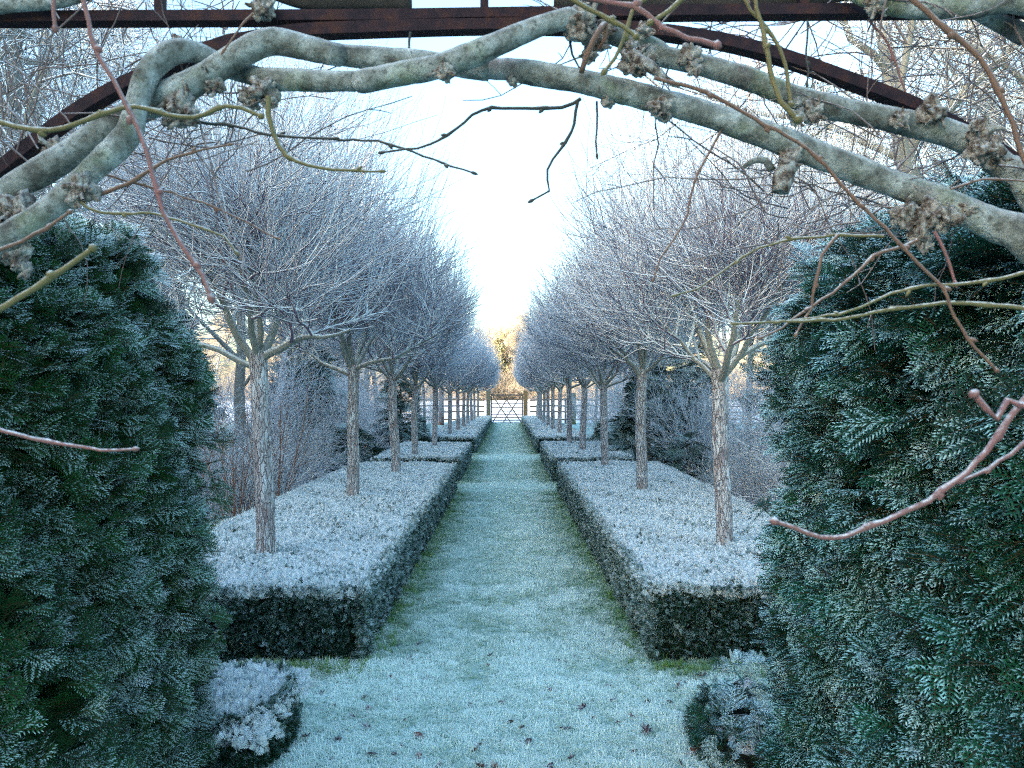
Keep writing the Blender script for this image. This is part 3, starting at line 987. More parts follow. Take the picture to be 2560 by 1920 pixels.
def zt_hedge(y): return 0
ORD = ['first', 'second', 'third', 'fourth', 'fifth', 'sixth', 'seventh', 'eighth', 'ninth', 'tenth', 'eleventh', 'twelfth']
LT = [(-1.77, 5.8), (-1.78, 9.05), (-1.70, 12.1), (-1.80, 15.5), (-1.66, 18.5), (-1.66, 23.4), (-1.63, 26.2), (-1.60, 29.2), (-1.60, 32.2), (-1.57, 35.2), (-1.57, 38.3), (-1.55, 41.5)]
RT = [(1.69, 6.2), (1.685, 9.95), (1.63, 13.2), (1.61, 16.8), (1.54, 19.4), (1.56, 23.8), (1.55, 26.8), (1.55, 30.0), (1.55, 33.0), (1.55, 36.2), (1.58, 39.4), (1.60, 42.6)]
proto = {}
def lime_tree(x, y, v, rz, s, label, group):
    tm, boughs, tw = LV[v]
    if v not in proto:
        root = empty('lime_tree', (x, y, gz(y)), label, 'tree', group)
        link('trunk', tm, root)
        for b in boughs: link('bough', b, root)
        tag(link('crown', tw, root), kind='stuff')
        proto[v] = root
    else:
        root = proto[v].copy(); COL.objects.link(root)
        root.location = (x, y, gz(y)); tag(root, label, 'tree', group)
        for ch in proto[v].children:
            c = ch.copy(); COL.objects.link(c); c.parent = root
    root.rotation_euler = (math.sin(x * 9 + y * 5) * .022, math.cos(y * 3.3) * .022, rz); root.scale = (s, s, s)
    return root
rng = random.Random(5)
for side, L_ in (('left', LT), ('right', RT)):
    for i, (x, y) in enumerate(L_):
        lab = '%s lime tree from the arch in the %s row, round bare frosted crown' % (ORD[i], side)
        if i == 11: lab = 'last lime tree of the %s row, bare frosted crown close to the gate' % side
        v = (i + (0 if side == 'left' else 2)) % 5
        lime_tree(x, y, v, rng.uniform(0, 6.28), rng.uniform(.96, 1.06) * (1.03 if i < 3 else 1), lab, 'clipped lime trees in two rows')

# bird nest in the first left lime
def nest():
    rng = random.Random(3); T = Tubes()
    for i in range(260):
        a = rng.uniform(0, 6.28); r = .095 * rng.uniform(.6, 1.1); z = rng.uniform(-.04, .035)
        p = Vector((math.cos(a) * r, math.sin(a) * r, z)); d = Vector((-math.sin(a), math.cos(a), rng.uniform(-.3, .3)))
        L = rng.uniform(.06, .16)
        T.add([p, p + d * L * .5 - p.normalized() * .01, p + d * L - p.normalized() * .04], (.002, .002, .001), 3)
    for i in range(120):
        a = rng.uniform(0, 6.28); p = Vector((math.cos(a) * .08, math.sin(a) * .08, -.03)); b = rng.uniform(0, 6.28)
        T.add([p, Vector((math.cos(b) * .02, math.sin(b) * .02, -.06)), Vector((math.cos(b) * .08, math.sin(b) * .08, -.03))], (.002, .002, .002), 3)
    t = NT('nest twigs', .95); t.color((.025, .018, .018))
    o = link('bird_nest', T.mesh('nest', t.m)); o.location = U(612, 668, 5.7)
    tag(o, 'dark round bird nest of twigs wedged in the first left lime tree', 'nest')
nest()

# frosted shrubs
SHRUB = [dict(n=7, wig=.08, up=.0, taper=.4, k=4, kids=9, t0=.2),
         dict(n=6, wig=.12, up=.02, taper=.4, k=3, kids=6, t0=.1, ang=.6, L=.5, r=.0055),
         dict(n=4, wig=.12, up=.01, taper=.5, k=3, kids=0, ang=.6, L=.26, r=.0034)]
def shrub_mesh(seed, nst, h, spread, mat, spec=SHRUB):
    rng = random.Random(seed); T = {0: Tubes(), 1: Tubes(), 2: Tubes()}
    for i in range(nst):
        a = rng.uniform(0, 6.28); tilt = spread * math.sqrt(rng.random())
        d = Vector((math.cos(a) * math.sin(tilt), math.sin(a) * math.sin(tilt), math.cos(tilt)))
        p = Vector((math.cos(a) * .12 * rng.random(), math.sin(a) * .12 * rng.random(), 0))
        grow(T, rng, p, d, h * rng.uniform(.6, 1.1), .008, 0, spec)
    A = Tubes()
    for k in T:
        for key, v in T[k].g.items(): A.g.setdefault(key, []).extend(v)
    return A.mesh('shrub', mat)
SH = [shrub_mesh(300 + i, 42, 1.45, 1.15, M_bushtwig) for i in range(3)]
SH_tall = [shrub_mesh(310 + i, 26, 2.6, .65, M_twig, [dict(SHRUB[0], kids=14), dict(SHRUB[1], L=.85, kids=8, r=.005), dict(SHRUB[2], L=.42)]) for i in range(2)]
RED = shrub_mesh(320, 9, 1.9, .38, M_redstem, [dict(n=8, wig=.05, up=0, taper=.4, k=5, kids=3, t0=.5), dict(SHRUB[1], kids=2), SHRUB[2]])
def place(name, me, x, y, rz, s, label, cat, group=None, part='branches', kind='stuff', sz=None):
    root = empty(name, (x, y, gz(y)), label, cat, group)
    tag(link(part, me, root), kind=kind)
    root.rotation_euler = (0, 0, rz); root.scale = (s, s, sz or s)
    return root
sx = [('left', -3.5, 10.6, .80, SH, 'grey twiggy frosted shrub just behind the first left lime trunk'),
      ('left', -4.4, 11.8, .95, SH, 'broad grey frosted shrub between the first and second left lime trunks'),
      ('left', -3.7, 13.0, .9, SH, 'arching frosted shrub beside the second left lime trunk'),
      ('left', -5.6, 13.2, 1.1, SH, 'rear frosted shrub glimpsed past the left yew hedge'),
      ('left', -4.2, 15.4, 1.0, SH, 'dense frosted shrub behind the second and third left limes'),
      ('left', -3.5, 17.4, .8, SH, 'small rounded frosted shrub near the middle left hedge block'),
      ('right', 3.7, 8.2, .95, SH, 'pale frosted shrub beside the right yew hedge edge'),
      ('right', 4.4, 10.2, .7, SH, 'grey frosted shrub behind the first right lime trunk'),
      ('right', 3.6, 11.4, .75, SH, 'low frosted shrub between the first and second right limes'),
      ('right', 4.3, 13.6, .9, SH, 'frosted shrub standing behind the second right lime'),
      ('left', -5.2, 16.5, 1.0, SH_tall, 'tall whippy frosted bush behind the left shrub border'),
      ('left', -6.4, 13.0, 1.2, SH_tall, 'tallest whippy frosted bush on the far left'),
      ('left', -3.9, 21.0, .8, SH_tall, 'slim frosted bush behind the left middle hedge block'),
      ('right', 4.2, 9.2, .85, SH_tall, 'tall pink-grey frosted bush beside the right yew hedge'),
      ('right', 5.0, 12.0, 1.1, SH_tall, 'large whippy frosted bush behind the right border'),
      ('right', 3.7, 15.2, .8, SH_tall, 'whippy frosted bush behind the second right lime'),
      ('right', 4.2, 22.0, 1.0, SH_tall, 'distant frosted bush behind the right middle hedge block')]
sx += [('left', -4.6, 26, 1.0, SH_tall, 'frosted bush well back on the left near the long hedge'),
      ('left', -5.5, 31, 1.1, SH_tall, 'frosted bush before the left fence, second from the back'),
      ('left', -3.6, 36, .7, SH_tall, 'frosted bush closest to the left fence'),
      ('right', 3.5, 27, .85, SH_tall, 'frosted bush beside the long right hedge'),
      ('right', 5.0, 33, 1.1, SH_tall, 'frosted bush before the right fence among the birches'),
      ('right', 3.9, 39, .8, SH_tall, 'frosted bush closest to the right fence'),
      ('right', 3.4, 9.6, .8, SH, 'frosted shrub spilling toward the right low hedge')]
for i, (sd, x, y, s, M_, lab) in enumerate(sx):
    place('frosted_shrub', M_[i % len(M_)], x, y, i * 1.7, s, lab, 'shrub', 'frosted shrubs in the borders')
for i, (x, y, lab) in enumerate([(-3.15, 9.1, 'thin reddish upright stems beside the first left lime trunk'), (-2.95, 10.1, 'dark reddish stems slanting from the border right of the first left trunk'), (-3.6, 8.6, 'reddish shoots close to the edge of the left yew hedge')]):
    place('coppiced_shrub', RED, x, y, i * 2.1, .85 + .1 * i, lab, 'shrub', 'coppiced red-stemmed shrubs')

# background trees: bare
BIRCH = [dict(n=12, wig=.03, up=.02, taper=.25, k=7, kids=24, t0=.22),
         dict(n=7, wig=.08, up=.05, taper=.4, k=4, kids=7, t0=.2, ang=.75, L=2.0, r=.022, rel=.26),
         dict(n=6, wig=.10, up=-.05, taper=.4, k=3, kids=7, t0=.15, ang=.7, L=.8, r=.008),
         dict(n=5, wig=.08, up=-.14, taper=.5, k=3, kids=0, ang=.6, L=.55, r=.0035)]
OAK = [dict(n=10, wig=.07, up=.03, taper=.35, k=8, kids=13, t0=.3),
       dict(n=8, wig=.14, up=.04, taper=.35, k=6, kids=8, t0=.25, ang=.95, L=2.2, r=.045, rel=.42),
       dict(n=6, wig=.16, up=.03, taper=.4, k=4, kids=8, t0=.15, ang=.8, L=1.0, r=.014),
       dict(n=5, wig=.14, up=.02, taper=.5, k=3, kids=5, t0=.2, ang=.7, L=.5, r=.006),
       dict(n=4, wig=.12, up=.02, taper=.5, k=3, kids=0, ang=.7, L=.32, r=.0040)]
def tree_meshes(seed, spec, h, r, m_trunk, m_twig):
    rng = random.Random(seed); T = {i: Tubes() for i in range(len(spec))}
    grow(T, rng, Vector((0, 0, -.1)), Vector((rng.uniform(-.05, .05), rng.uniform(-.05, .05), 1)).normalized(), h, r, 0, spec)
    A = Tubes(); B = Tubes()
    for key, v in T[1].g.items(): A.g.setdefault(key, []).extend(v)
    for k in range(2, len(spec)):
        for key, v in T[k].g.items(): B.g.setdefault(key, []).extend(v)
    return T[0].mesh('trunk', m_trunk), A.mesh('limbs', m_trunk), B.mesh('twigs', m_twig)
t = NT('birch bark', .8); t.color(t.ramp(t.noise(6, 3, stretch=(1, 1, 6)), [(.42, (.08, .07, .07)), (.5, (.50, .48, .46)), (.8, (.62, .60, .58))])); M_birch = t.m
BT = [tree_meshes(400 + i, BIRCH, 9, .085, M_birch, M_birchtwig) for i in range(2)]
OT = [tree_meshes(410 + i, OAK, 6.0, .13, M_greytree, M_greytwig) for i in range(2)]
GOLD = [dict(OAK[0], kids=16, t0=.15), dict(OAK[1], r=.07), dict(OAK[2], r=.032, kids=9), dict(OAK[3], r=.018, L=.7, kids=6), dict(OAK[4], r=.013, L=.45)]
GT = [tree_meshes(420 + i, GOLD, 9.0, .22, M_greytree, M_golden) for i in range(2)]
tproto = {}
def bare_tree(name, key, tri, x, y, rz, s, label, group, z=None):
    if key not in tproto:
        root = empty(name, (x, y, 0), label, 'tree', group)
        link('trunk', tri[0], root); link('limbs', tri[1], root); tag(link('crown', tri[2], root), kind='stuff')
        tproto[key] = root
    else:
        root = tproto[key].copy(); COL.objects.link(root); tag(root, label, 'tree', group)
        for ch in tproto[key].children:
            c = ch.copy(); COL.objects.link(c); c.parent = root
    root.location = (x, y, gz(y) if z is None else z); root.rotation_euler = (0, 0, rz); root.scale = (s, s, s)
bl = [(-3.9, 24, .98, 0, 'tall birch with drooping pinkish twigs above the left row of limes'),
      (-5.5, 19, .95, 1, 'birch rising behind the second left lime'),
      (-7.2, 25, 1.05, 0, 'birch standing at the back of the left border'),
      (-3.4, 33, .85, 1, 'distant birch behind the far end of the left row'),
      (-2.9, 41, .72, 0, 'farthest birch left of the gate with weeping tips'),
      (3.5, 24, .95, 1, 'tall birch with drooping twigs above the right row of limes'),
      (5.4, 18, 1.0, 0, 'birch rising behind the second right lime'),
      (6.9, 25, 1.05, 1, 'birch standing at the back of the right border'),
      (3.6, 32, .8, 0, 'pale stemmed birch beyond the right middle hedge'),
      (4.7, 28, .9, 1, 'slender birch between two others right of the row')]
for i, (x, y, s, v, lab) in enumerate(bl):
    bare_tree('birch_tree', 'b%d' % v, BT[v], x, y, i * 1.3, s, lab, 'birches behind the lime rows')
ol = [(-4.6, 7.3, 1.0, 0, .4, 'mottled grey spreading tree at the upper left beyond the arch'),
      (-6.8, 10.5, 1.15, 1, 2.0, 'taller bare grey tree behind the mottled one at far left'),
      (3.75, 6.6, 1.05, 1, 4.4, 'mottled grey spreading tree at the upper right beyond the arch'),
      (6.2, 9.5, 1.2, 0, 1.0, 'second bare grey tree behind the right yew hedge'),
      (-5.0, 15.0, .95, 0, 3.3, 'bare grey tree behind the left shrubs'),
      (5.2, 14.8, .95, 1, .3, 'bare grey tree behind the right shrubs'),
      (-5.6, 7.6, .9, 1, 1.1, 'bare grey tree half out of frame at the upper left corner'),
      (5.2, 7.2, .95, 0, 2.7, 'bare grey tree half out of frame at the upper right corner'),
      (-5.0, 28, .9, 0, 5.0, 'bare grey tree far back on the left behind the birches'),
      (5.6, 36, .9, 1, 5.4, 'bare grey tree far back on the right near the fence'),
      (-4.6, 40, .8, 1, 2.4, 'bare grey tree by the left fence near the gate')]
for x, y, s, v, rz, lab in ol:
    bare_tree('bare_tree', 'o%d' % v, OT[v], x, y, rz, s, lab, 'bare grey trees in the borders')

# golden sunlit trees on the bank across the field
rng = random.Random(77)
gl = []
for i in range(22):
    gl.append((-42 + i * 4.0 + rng.uniform(-1.2, 1.2), rng.uniform(86, 104)))
ADJ = ['leaning', 'broad', 'slim', 'tall', 'short', 'rounded', 'ragged', 'sparse', 'dense', 'forked', 'low']
for i, (x, y) in enumerate(gl):
    s = rng.uniform(.72, 1.0)
    gx = x / y * FPX + VX
    where = 'left of' if x < -1 else 'right of'
    vis = abs(x) < 5
    lab = ('sunlit golden bare tree on the bank seen just %s the gate, number %d from the field corner' % (where, i + 1)) if False else \
          ('sunlit golden bare tree of the far bank, %s in the line from its left end' % (['first', 'second', 'third', 'fourth', 'fifth', 'sixth', 'seventh', 'eighth', 'ninth', 'tenth', 'eleventh', 'twelfth', 'thirteenth', 'fourteenth', 'fifteenth', 'sixteenth', 'seventeenth', 'eighteenth', 'nineteenth', 'twentieth', 'twenty-first', 'last'][i]))
    bare_tree('bank_tree', 'g%d' % (i % 2), GT[i % 2], x, y, i * 2.2, s, lab, 'sunlit trees on the bank across the field')
SHG = [shrub_mesh(340 + i, 60, 1.6, 1.3, M_golden, [dict(SHRUB[0], kids=10), dict(SHRUB[1], r=.014), dict(SHRUB[2], r=.010, L=.35)]) for i in range(2)]
for i in range(26):
    x = -36 + i * 2.9 + rng.uniform(-.8, .8)
    root = empty('bank_scrub', (x, rng.uniform(78, 84), 0), 'rounded golden scrub bush at the foot of the far bank', 'bush', 'golden scrub bushes along the far field edge')
    root.location.z = gz(root.location.y) - .1
    s = rng.uniform(1.7, 2.6); root.scale = (s * 1.3, s, s); root.rotation_euler.z = i
    tag(link('branches', SHG[i % 2], root), kind='stuff')

# ivy clad tree at the end of the view
def leaf_cloud(rs, n, c, rx, rz, size, lumps=9):
    cs = rs.normal(0, .5, (lumps, 3)) * np.array([rx, rx, rz]) + np.array(c)
    P = []
    for i in range(n):
        k = rs.randint(lumps); v = rs.normal(0, 1, 3); v /= np.linalg.norm(v) + 1e-6
        P.append(cs[k] + v * (rx * .38) * rs.uniform(.6, 1.05))
    P = np.array(P)
    A = rs.normal(0, 1, (n, 3)); A /= np.linalg.norm(A, axis=1, keepdims=True)
    Bv = np.cross(A, rs.normal(0, 1, (n, 3))); Bv /= np.linalg.norm(Bv, axis=1, keepdims=True)
    s = size * rs.uniform(.6, 1.3, (n, 1))
    V = np.stack([P - A * s, P + Bv * s * .6, P + A * s, P - Bv * s * .6], 1).reshape(-1, 3)
    F = np.arange(n * 4).reshape(-1, 4)
    return V, F
def ivy_tree(x, y, h, label, seed):
    root = empty('ivy_clad_tree', (x, y, gz(y)), label, 'tree', 'ivy-clad trees on the far bank')
    rs = np.random.RandomState(seed)
    tr = tree_meshes(seed, GOLD, h, .25, M_greytree, M_golden)
    link('trunk', tr[0], root); link('limbs', tr[1], root); tag(link('crown', tr[2], root), kind='stuff')
    Vs, Fs, off = [], [], 0
    for k in range(5):
        V, F = leaf_cloud(rs, 2200, (rs.normal(0, h * .06), rs.normal(0, .5), h * (.12 + .16 * k)), h * (.24 - .03 * k), h * .13, .15)
        Vs.append(V); Fs.append(F + off); off += len(V)
    tag(link('ivy', np_mesh('ivy', np.concatenate(Vs), np.concatenate(Fs), M_ivy, False), root), kind='stuff')
ivy_tree(-.6, 84, 7.2, 'ivy-clad yellow-green tree glowing in the sun beyond the gate', 501)
ivy_tree(1.9, 92, 6.5, 'smaller ivy-covered tree to the right behind the gate', 502)

# conifers
def conifer_points(rs, h, r, n):
    z = h * (1 - np.sqrt(rs.uniform(0, 1, n))) * .97 + .05 * h
    a = rs.uniform(0, 6.28, n)
    rr = r * (1 - z / h) ** .8 * rs.uniform(.35, 1, n) * (1 + .18 * np.sin(a * 5 + z * 4))
    P = np.stack([np.cos(a) * rr, np.sin(a) * rr, z], 1)
    D = np.stack([np.cos(a), np.sin(a), rs.uniform(-.5, .25, n)], 1) + rs.normal(0, .25, (n, 3))
    return P, D
CF = piece_collection('conifer_frond', [spray_mesh(700 + s, .30, 8, .045, M_conifer, .012, .020) for s in range(4)])
def conifer(x, y, h, r, n, scl, seed, label, fr=.0):
    root = empty('evergreen_tree', (x, y, gz(y)), label, 'tree', 'dark evergreens in the borders')
    rs = np.random.RandomState(seed)
    P, D = conifer_points(rs, h, r, n)
    scatter('crown', P, eulers(D, np.array([0, 0, 1.]) + rs.normal(0, .2, P.shape), rs, .3), rs.uniform(.7, 1.2, n) * scl, fr + rs.normal(0, .08, n), CF, root, seed)
    T = Tubes(); T.add([Vector((0, 0, q)) for q in (-.1, h * .3, h * .6, h * .93)], (.09 * h / 4, .07 * h / 4, .04 * h / 4, .01), 8)
    link('trunk', T.mesh('trunk', M_greytree), root)
cf = [(3.05, 17.2, 2.7, .75, 420, 1.2, 'drooping green conifer between the second and third right limes'),
      (4.6, 20.0, 3.0, .9, 450, 1.4, 'dark conifer behind the drooping one on the right'),
      (3.1, 13.6, 1.0, .5, 150, 1.0, 'low leafy evergreen beside the right hedge'),
      (2.95, 23.6, 1.0, .5, 150, 1.0, 'small evergreen clump past the right middle hedge'),
      (-2.95, 22.0, 2.6, .75, 420, 1.2, 'small dark conifer left of the path behind the third lime'),
      (-3.3, 16.6, 1.2, .7, 300, 1.1, 'low dark evergreen against the left middle hedge'),
      (-5.6, 22.0, 3.6, 1.3, 700, 1.7, 'big dark evergreen behind the second left lime'),
      (-6.8, 30.0, 5.0, 1.6, 700, 2.0, 'distant dark evergreen at the back on the left'),
      (5.9, 30.0, 6.0, 1.7, 800, 2.0, 'tall distant dark evergreen at the back on the right'),
      (7.0, 17.0, 8.5, 1.8, 1300, 1.8, 'tallest dark evergreen behind the right row crowns')]
for i, (x, y, h, r, n, s, lab) in enumerate(cf):
    conifer(x, y, h, r, n, s, 600 + i, lab)

# conifer belt added on the left only to block the sun from the garden
def added_shade_belt():
    rng = random.Random(9)
    hs = [rng.uniform(5.8, 7.2) for _ in range(27)]
    base = None
    rs = np.random.RandomState(44)
    V, F, off = [], [], 0
    n = 5200
    P, D = conifer_points(rs, 6.5, 1.9, n)
    A = D / np.linalg.norm(D, axis=1, keepdims=True)
    B = np.cross(A, rs.normal(0, 1, (n, 3))); B /= np.linalg.norm(B, axis=1, keepdims=True)
    s = rs.uniform(.14, .3, (n, 1))
    Vn = np.stack([P - A * s, P + B * s * .5, P + A * s, P - B * s * .5], 1).reshape(-1, 3)
    t = NT('shade belt needles', .8); t.color(t.mix(t.noise(3, 4), (.012, .04, .02), (.04, .08, .04)))
    me = np_mesh('crown', Vn, np.arange(n * 4).reshape(-1, 4), t.m, False)
    T = Tubes(); T.add([Vector((0, 0, q)) for q in (-.1, 2, 4, 6.2)], (.16, .12, .08, .02), 8)
    tm = T.mesh('trunk', M_greytree)
    for row, X in enumerate((-14, -16.2)):
        for i in range(28):
            y = -19 + i * 1.93 + row
            root = empty('shade_blocker_tree', (X + rng.uniform(-.3, .3), y, gz(y)), 'dense dark conifer added along the left edge to shade the garden', 'tree', 'conifers of the added left shade belt')
            s_ = rng.uniform(1.12, 1.26); root.scale = (1.15, 1.15, s_); root.rotation_euler.z = i * 1.1
            link('trunk', tm, root); tag(link('crown', me, root), kind='stuff')
added_shade_belt()

# ------------------------------------------------------------------ gate and fence
GY = 45.5
def gp(px, py, y=GY): return U(px, py, y)
gate = empty('field_gate', (0, GY, gz(GY)), 'closed wooden field gate with many bars and crossed diagonal braces', 'gate')
gi = Vector(gate.location)
def gbar(name, a, b, w, h, mat, par, inv, dy=0):
    o = link(name, bar_mesh(name, [a - inv + Vector((0, dy, 0)), b - inv + Vector((0, dy, 0))], w, h, mat), par)
    return o
for py in (987.7, 999.5, 1009.4, 1018.4, 1027.5, 1035.6, 1043.8, 1050.5, 1057.2):
    gbar('rail', gp(1229.5, py), gp(1305.5, py), .035, .085 if py < 990 else .05, M_rail, gate, gi)
for px in (1228.3, 1306.7):
    gbar('stile', gp(px, 985.8), gp(px, 1059), .06, .07, M_rail, gate, gi)
for k, (x0, x1) in enumerate(((1231.5, 1278), (1260, 1304.5), (1302, 1256.5), (1272.5, 1230))):
    gbar('brace', gp(x0, 989), gp(x1, 1058.5), .022, .055, M_rail, gate, gi, (-.031 if k < 2 else -.054))
for px0, px1, mat, lab in ((1216, 1226, M_postL, 'thick square grey-green gate post left of the gate'), (1309, 1319, M_postR, 'thick square brown gate post right of the gate')):
    a = gp((px0 + px1) / 2, 978); r0 = Vector((a.x, GY, gz(GY)))
    root = empty('gate_post', r0, lab, 'post', 'gate posts')
    link('post', bar_mesh('post', [Vector((0, 0, -.3)), Vector((0, 0, a.z - r0.z))], .23, .23, mat), root)
    link('post_cap', bar_mesh('post_cap', [Vector((0, 0, a.z - r0.z)), Vector((0, 0, a.z - r0.z + .04))], .19, .19, mat), root)
def fence(x0, x1, lab):
    root = empty('rail_fence', ((x0 + x1) / 2, GY, gz(GY)), lab, 'fence', 'post and rail fences beside the gate')
    inv = Vector(root.location); rng = random.Random(int(x0 * 10))
    n = max(2, round(abs(x1 - x0) / 2.2)); 
    for i in range(n + 1):
        x = x0 + (x1 - x0) * i / n
        if i == 0: continue
        link('post', bar_mesh('post', [Vector((x, GY, gz(GY) - .1)) - inv, Vector((x, GY, gz(GY) + 1.45)) - inv], .11, .11, M_rail), root)
    for z in (1.62, 1.26, .93, .52):
        for i in range(n):
            a = x0 + (x1 - x0) * i / n; b = x0 + (x1 - x0) * (i + 1) / n
            za, zm, zb_ = z + rng.uniform(-.03, .03), z + rng.uniform(-.02, .05), z + rng.uniform(-.03, .03)
            link('rail', bar_mesh('rail', [Vector((a, GY - .075, za)) - inv, Vector(((a + b) / 2, GY - .075, zm)) - inv, Vector((b, GY - .075, zb_)) - inv], .04, .085, M_rail), root)
fence(-1.30, -13.5, 'weathered post and rail fence running left from the gate')
fence(1.30, 13.5, 'weathered post and rail fence running right from the gate')
mp = U(1432, 1060, 44.6)
tag(link('mossy_post', bar_mesh('mossy_post', [Vector((0, 0, -.1)), Vector((0, 0, 1.75))], .2, .3, M_mossy)), 'bright green moss-covered post behind the far right limes', 'post').location = (mp.x, 44.4, gz(44.4))
T = Tubes(); T.add([Vector((0, 0, q)) for q in (-.1, 1, 2.2, 3.4)], (.17, .15, .13, .10), 10)
o = link('dark_tree_trunk', T.mesh('trunk', wood_material('brown trunk', (.09, .05, .035), (.16, .09, .06), .2)))
tag(o, 'stout brown tree trunk left of the gate by the fence', 'tree'); o.location = (U(1103, 1000, 43.5).x, 43.5, gz(43.5))

# ------------------------------------------------------------------ iron arch over the opening
AY = 1.76
arch = empty('iron_arch', (0, AY, 0), 'rusty iron garden arch with a flat top bar and a curved lower bar', 'arch')
ai = Vector(arch.location)
arc_px = [(-60, 492), (0, 430), (105, 346), (211, 270), (316, 211), (422, 169), (536, 122), (640, 98), (747, 82), (900, 75), (1050, 70), (1222, 66), (1400, 68), (1600, 77), (1700, 88), (1786, 101), (1913, 131), (2040, 173), (2166, 219), (2293, 270), (2420, 335), (2560, 425), (2640, 500)]
arcp = [U(x, y, AY) - ai for x, y in arc_px]
arcp = [Vector((-1.38, 0, 0)), Vector((-1.38, 0, 1.2)), Vector((-1.34, 0, 1.75))] + arcp + [Vector((1.36, 0, 1.75)), Vector((1.40, 0, 1.2)), Vector((1.40, 0, 0))]
link('curved_bar', bar_mesh('curved_bar', catmull(arcp, .04), .035, .026, M_rust), arch)
link('top_bar', bar_mesh('top_bar', [U(-300, 50, AY) - ai, U(900, 45, AY) - ai, U(1700, 33, AY) - ai, U(2860, 24, AY) - ai], .035, .0235, M_rust), arch)
link('upper_bar', bar_mesh('upper_bar', [U(-300, -60, AY) - ai, U(900, -65, AY) - ai, U(2860, -80, AY) - ai], .035, .022, M_rust), arch)
for px in (401, 1211, 2008):
    link('upright', bar_mesh('upright', [U(px, 34, AY) - ai, U(px, -58, AY) - ai], .024, .018, M_rust), arch)

# ------------------------------------------------------------------ trained limbs on the arch
def c1(x, y): return (x * .42194, y * .42194)
def c2(x, y): return (800 + x * .42194, y * .42194)
def c3(x, y): return (1660 + x * .42194, y * .42194)
def c5(x, y): return (1660 + x * .42194, 600 + y * .42194)
def c4(x, y): return (x * .42194, 600 + y * .42194)
def c6(x, y): return (1660 + x * .42194, 1220 + y * .42194)

def thick(name, pts, radii, mat, parent, inv, seed=0, ns=22, step=.012, amp=.085):
    """tapered limb with bark relief; pts are world points, radii at each"""
    P = catmull(pts, step)
    cum = [0]
    for a, b in zip(pts, pts[1:]): cum.append(cum[-1] + (Vector(b) - Vector(a)).length)
    d = [0]
    for a, b in zip(P, P[1:]): d.append(d[-1] + (b - a).length)
    rr = np.interp(np.array(d) / d[-1] * cum[-1], cum, radii)
    V = []
    prev = None
    n = len(P)
    for i, p in enumerate(P):
        t = (P[min(i + 1, n - 1)] - P[max(i - 1, 0)]).normalized()
        if prev is None: a = t.orthogonal().normalized()
        else: a = (prev - t * prev.dot(t)).normalized()
        prev = a; b = t.cross(a)
        for j in range(ns):
            an = j * 2 * math.pi / ns
            dirv = a * math.cos(an) + b * math.sin(an)
            q = p + dirv * rr[i]
            nn = noise.noise(q * 11 + Vector((seed, 0, 0))) * 1.2 + noise.noise(q * 45) * .45 + noise.noise(q * 110) * .2
            V.append(p + dirv * rr[i] * .91 * (1 + amp * 1.6 * nn) - inv)
    F = [(i * ns + j, i * ns + (j + 1) % ns, (i + 1) * ns + (j + 1) % ns, (i + 1) * ns + j) for i in range(n - 1) for j in range(ns)]
    V.append(P[0] - inv); V.append(P[-1] - inv)
    tri = [(len(V) - 2, (j + 1) % ns, j) for j in range(ns)] + [(len(V) - 1, (n - 1) * ns + j, (n - 1) * ns + (j + 1) % ns) for j in range(ns)]
    return link(name, np_mesh(name, [tuple(v) for v in V], [np.array(F), np.array(tri)], mat), parent)

def knot(parent, inv, p, r, seed, sc_=(1, 1, 1)):
    bm = bmesh.new(); bmesh.ops.create_icosphere(bm, subdivisions=4, radius=1)
    for v in bm.verts:
        n = noise.noise(v.co * 1.5 + Vector((seed * 3.1, 0, 0))) * .75 - abs(noise.noise(v.co * 2.7 + Vector((seed, 1, 0)))) * .75 + .22 + noise.noise(v.co * 8) * .14
        v.co = Vector((v.co.x * sc_[0], v.co.y * sc_[1], v.co.z * sc_[2])) * r * (1 + n)
    me = bpy.data.meshes.new('knot'); bm.to_mesh(me); bm.free(); me.materials.append(M_knot)
    for q in me.polygons: q.use_smooth = True
    o = link('knot', me, parent, Vector(p) - inv)
    rng = random.Random(seed * 13)
    T = Tubes()
    for i in range(rng.choice((2, 3, 4))):
        a = rng.uniform(0, 6.28); d = Vector((math.cos(a), -rng.uniform(.2, .9), math.sin(a) - .2)).normalized()
        q = d * r * .6; pts = [q.copy()]
        for k in range(4):
            d = (d + Vector((rng.gauss(0, .35), rng.gauss(0, .2), rng.gauss(0, .35)))).normalized(); q = q + d * r * rng.uniform(.2, .5); pts.append(q.copy())
        b = r * rng.uniform(.12, .26)
        T.add(pts, (b * 1.3, b, b * 1.1, b * .9, b * .5), 7)
    link('spur', T.mesh('spur', M_knot), o)
    return o

def thin(parent, inv, pts, r0, r1, mat, seed, buds=True, name='shoot'):
    rng = random.Random(seed)
    P = catmull(pts, .02)
    n = len(P)
    # slight kinks
    rad = [r0 + (r1 - r0) * i / (n - 1) for i in range(n)]
    T = Tubes()
    for i in range(0, n):
        if 0 < i < n - 1: P[i] = P[i] + Vector((rng.gauss(0, .0011), rng.gauss(0, .001), rng.gauss(0, .0011)))
    nodes = list(range(4, n - 2, rng.choice((5, 6, 7))))
    for i in nodes: rad[i] *= 1.35
    T.add([p - inv for p in P], rad, 7)
    if buds:
        for k, i in enumerate(nodes + [n - 1]):
            t = (P[min(i + 1, n - 1)] - P[max(0, i - 1)]).normalized()
            s = perp(t, rng); s.y *= .3
            e = (t + s * (.9 if i < n - 1 else .0)).normalized()
            L = rng.uniform(.011, .020); b = P[i] - inv
            T.add([b, b + e * L * .4, b + e * L * .75, b + e * L], (r1 * .9, r1 * 1.9, r1 * 1.4, .0004), 6)
    return link(name, T.mesh(name, mat), parent)

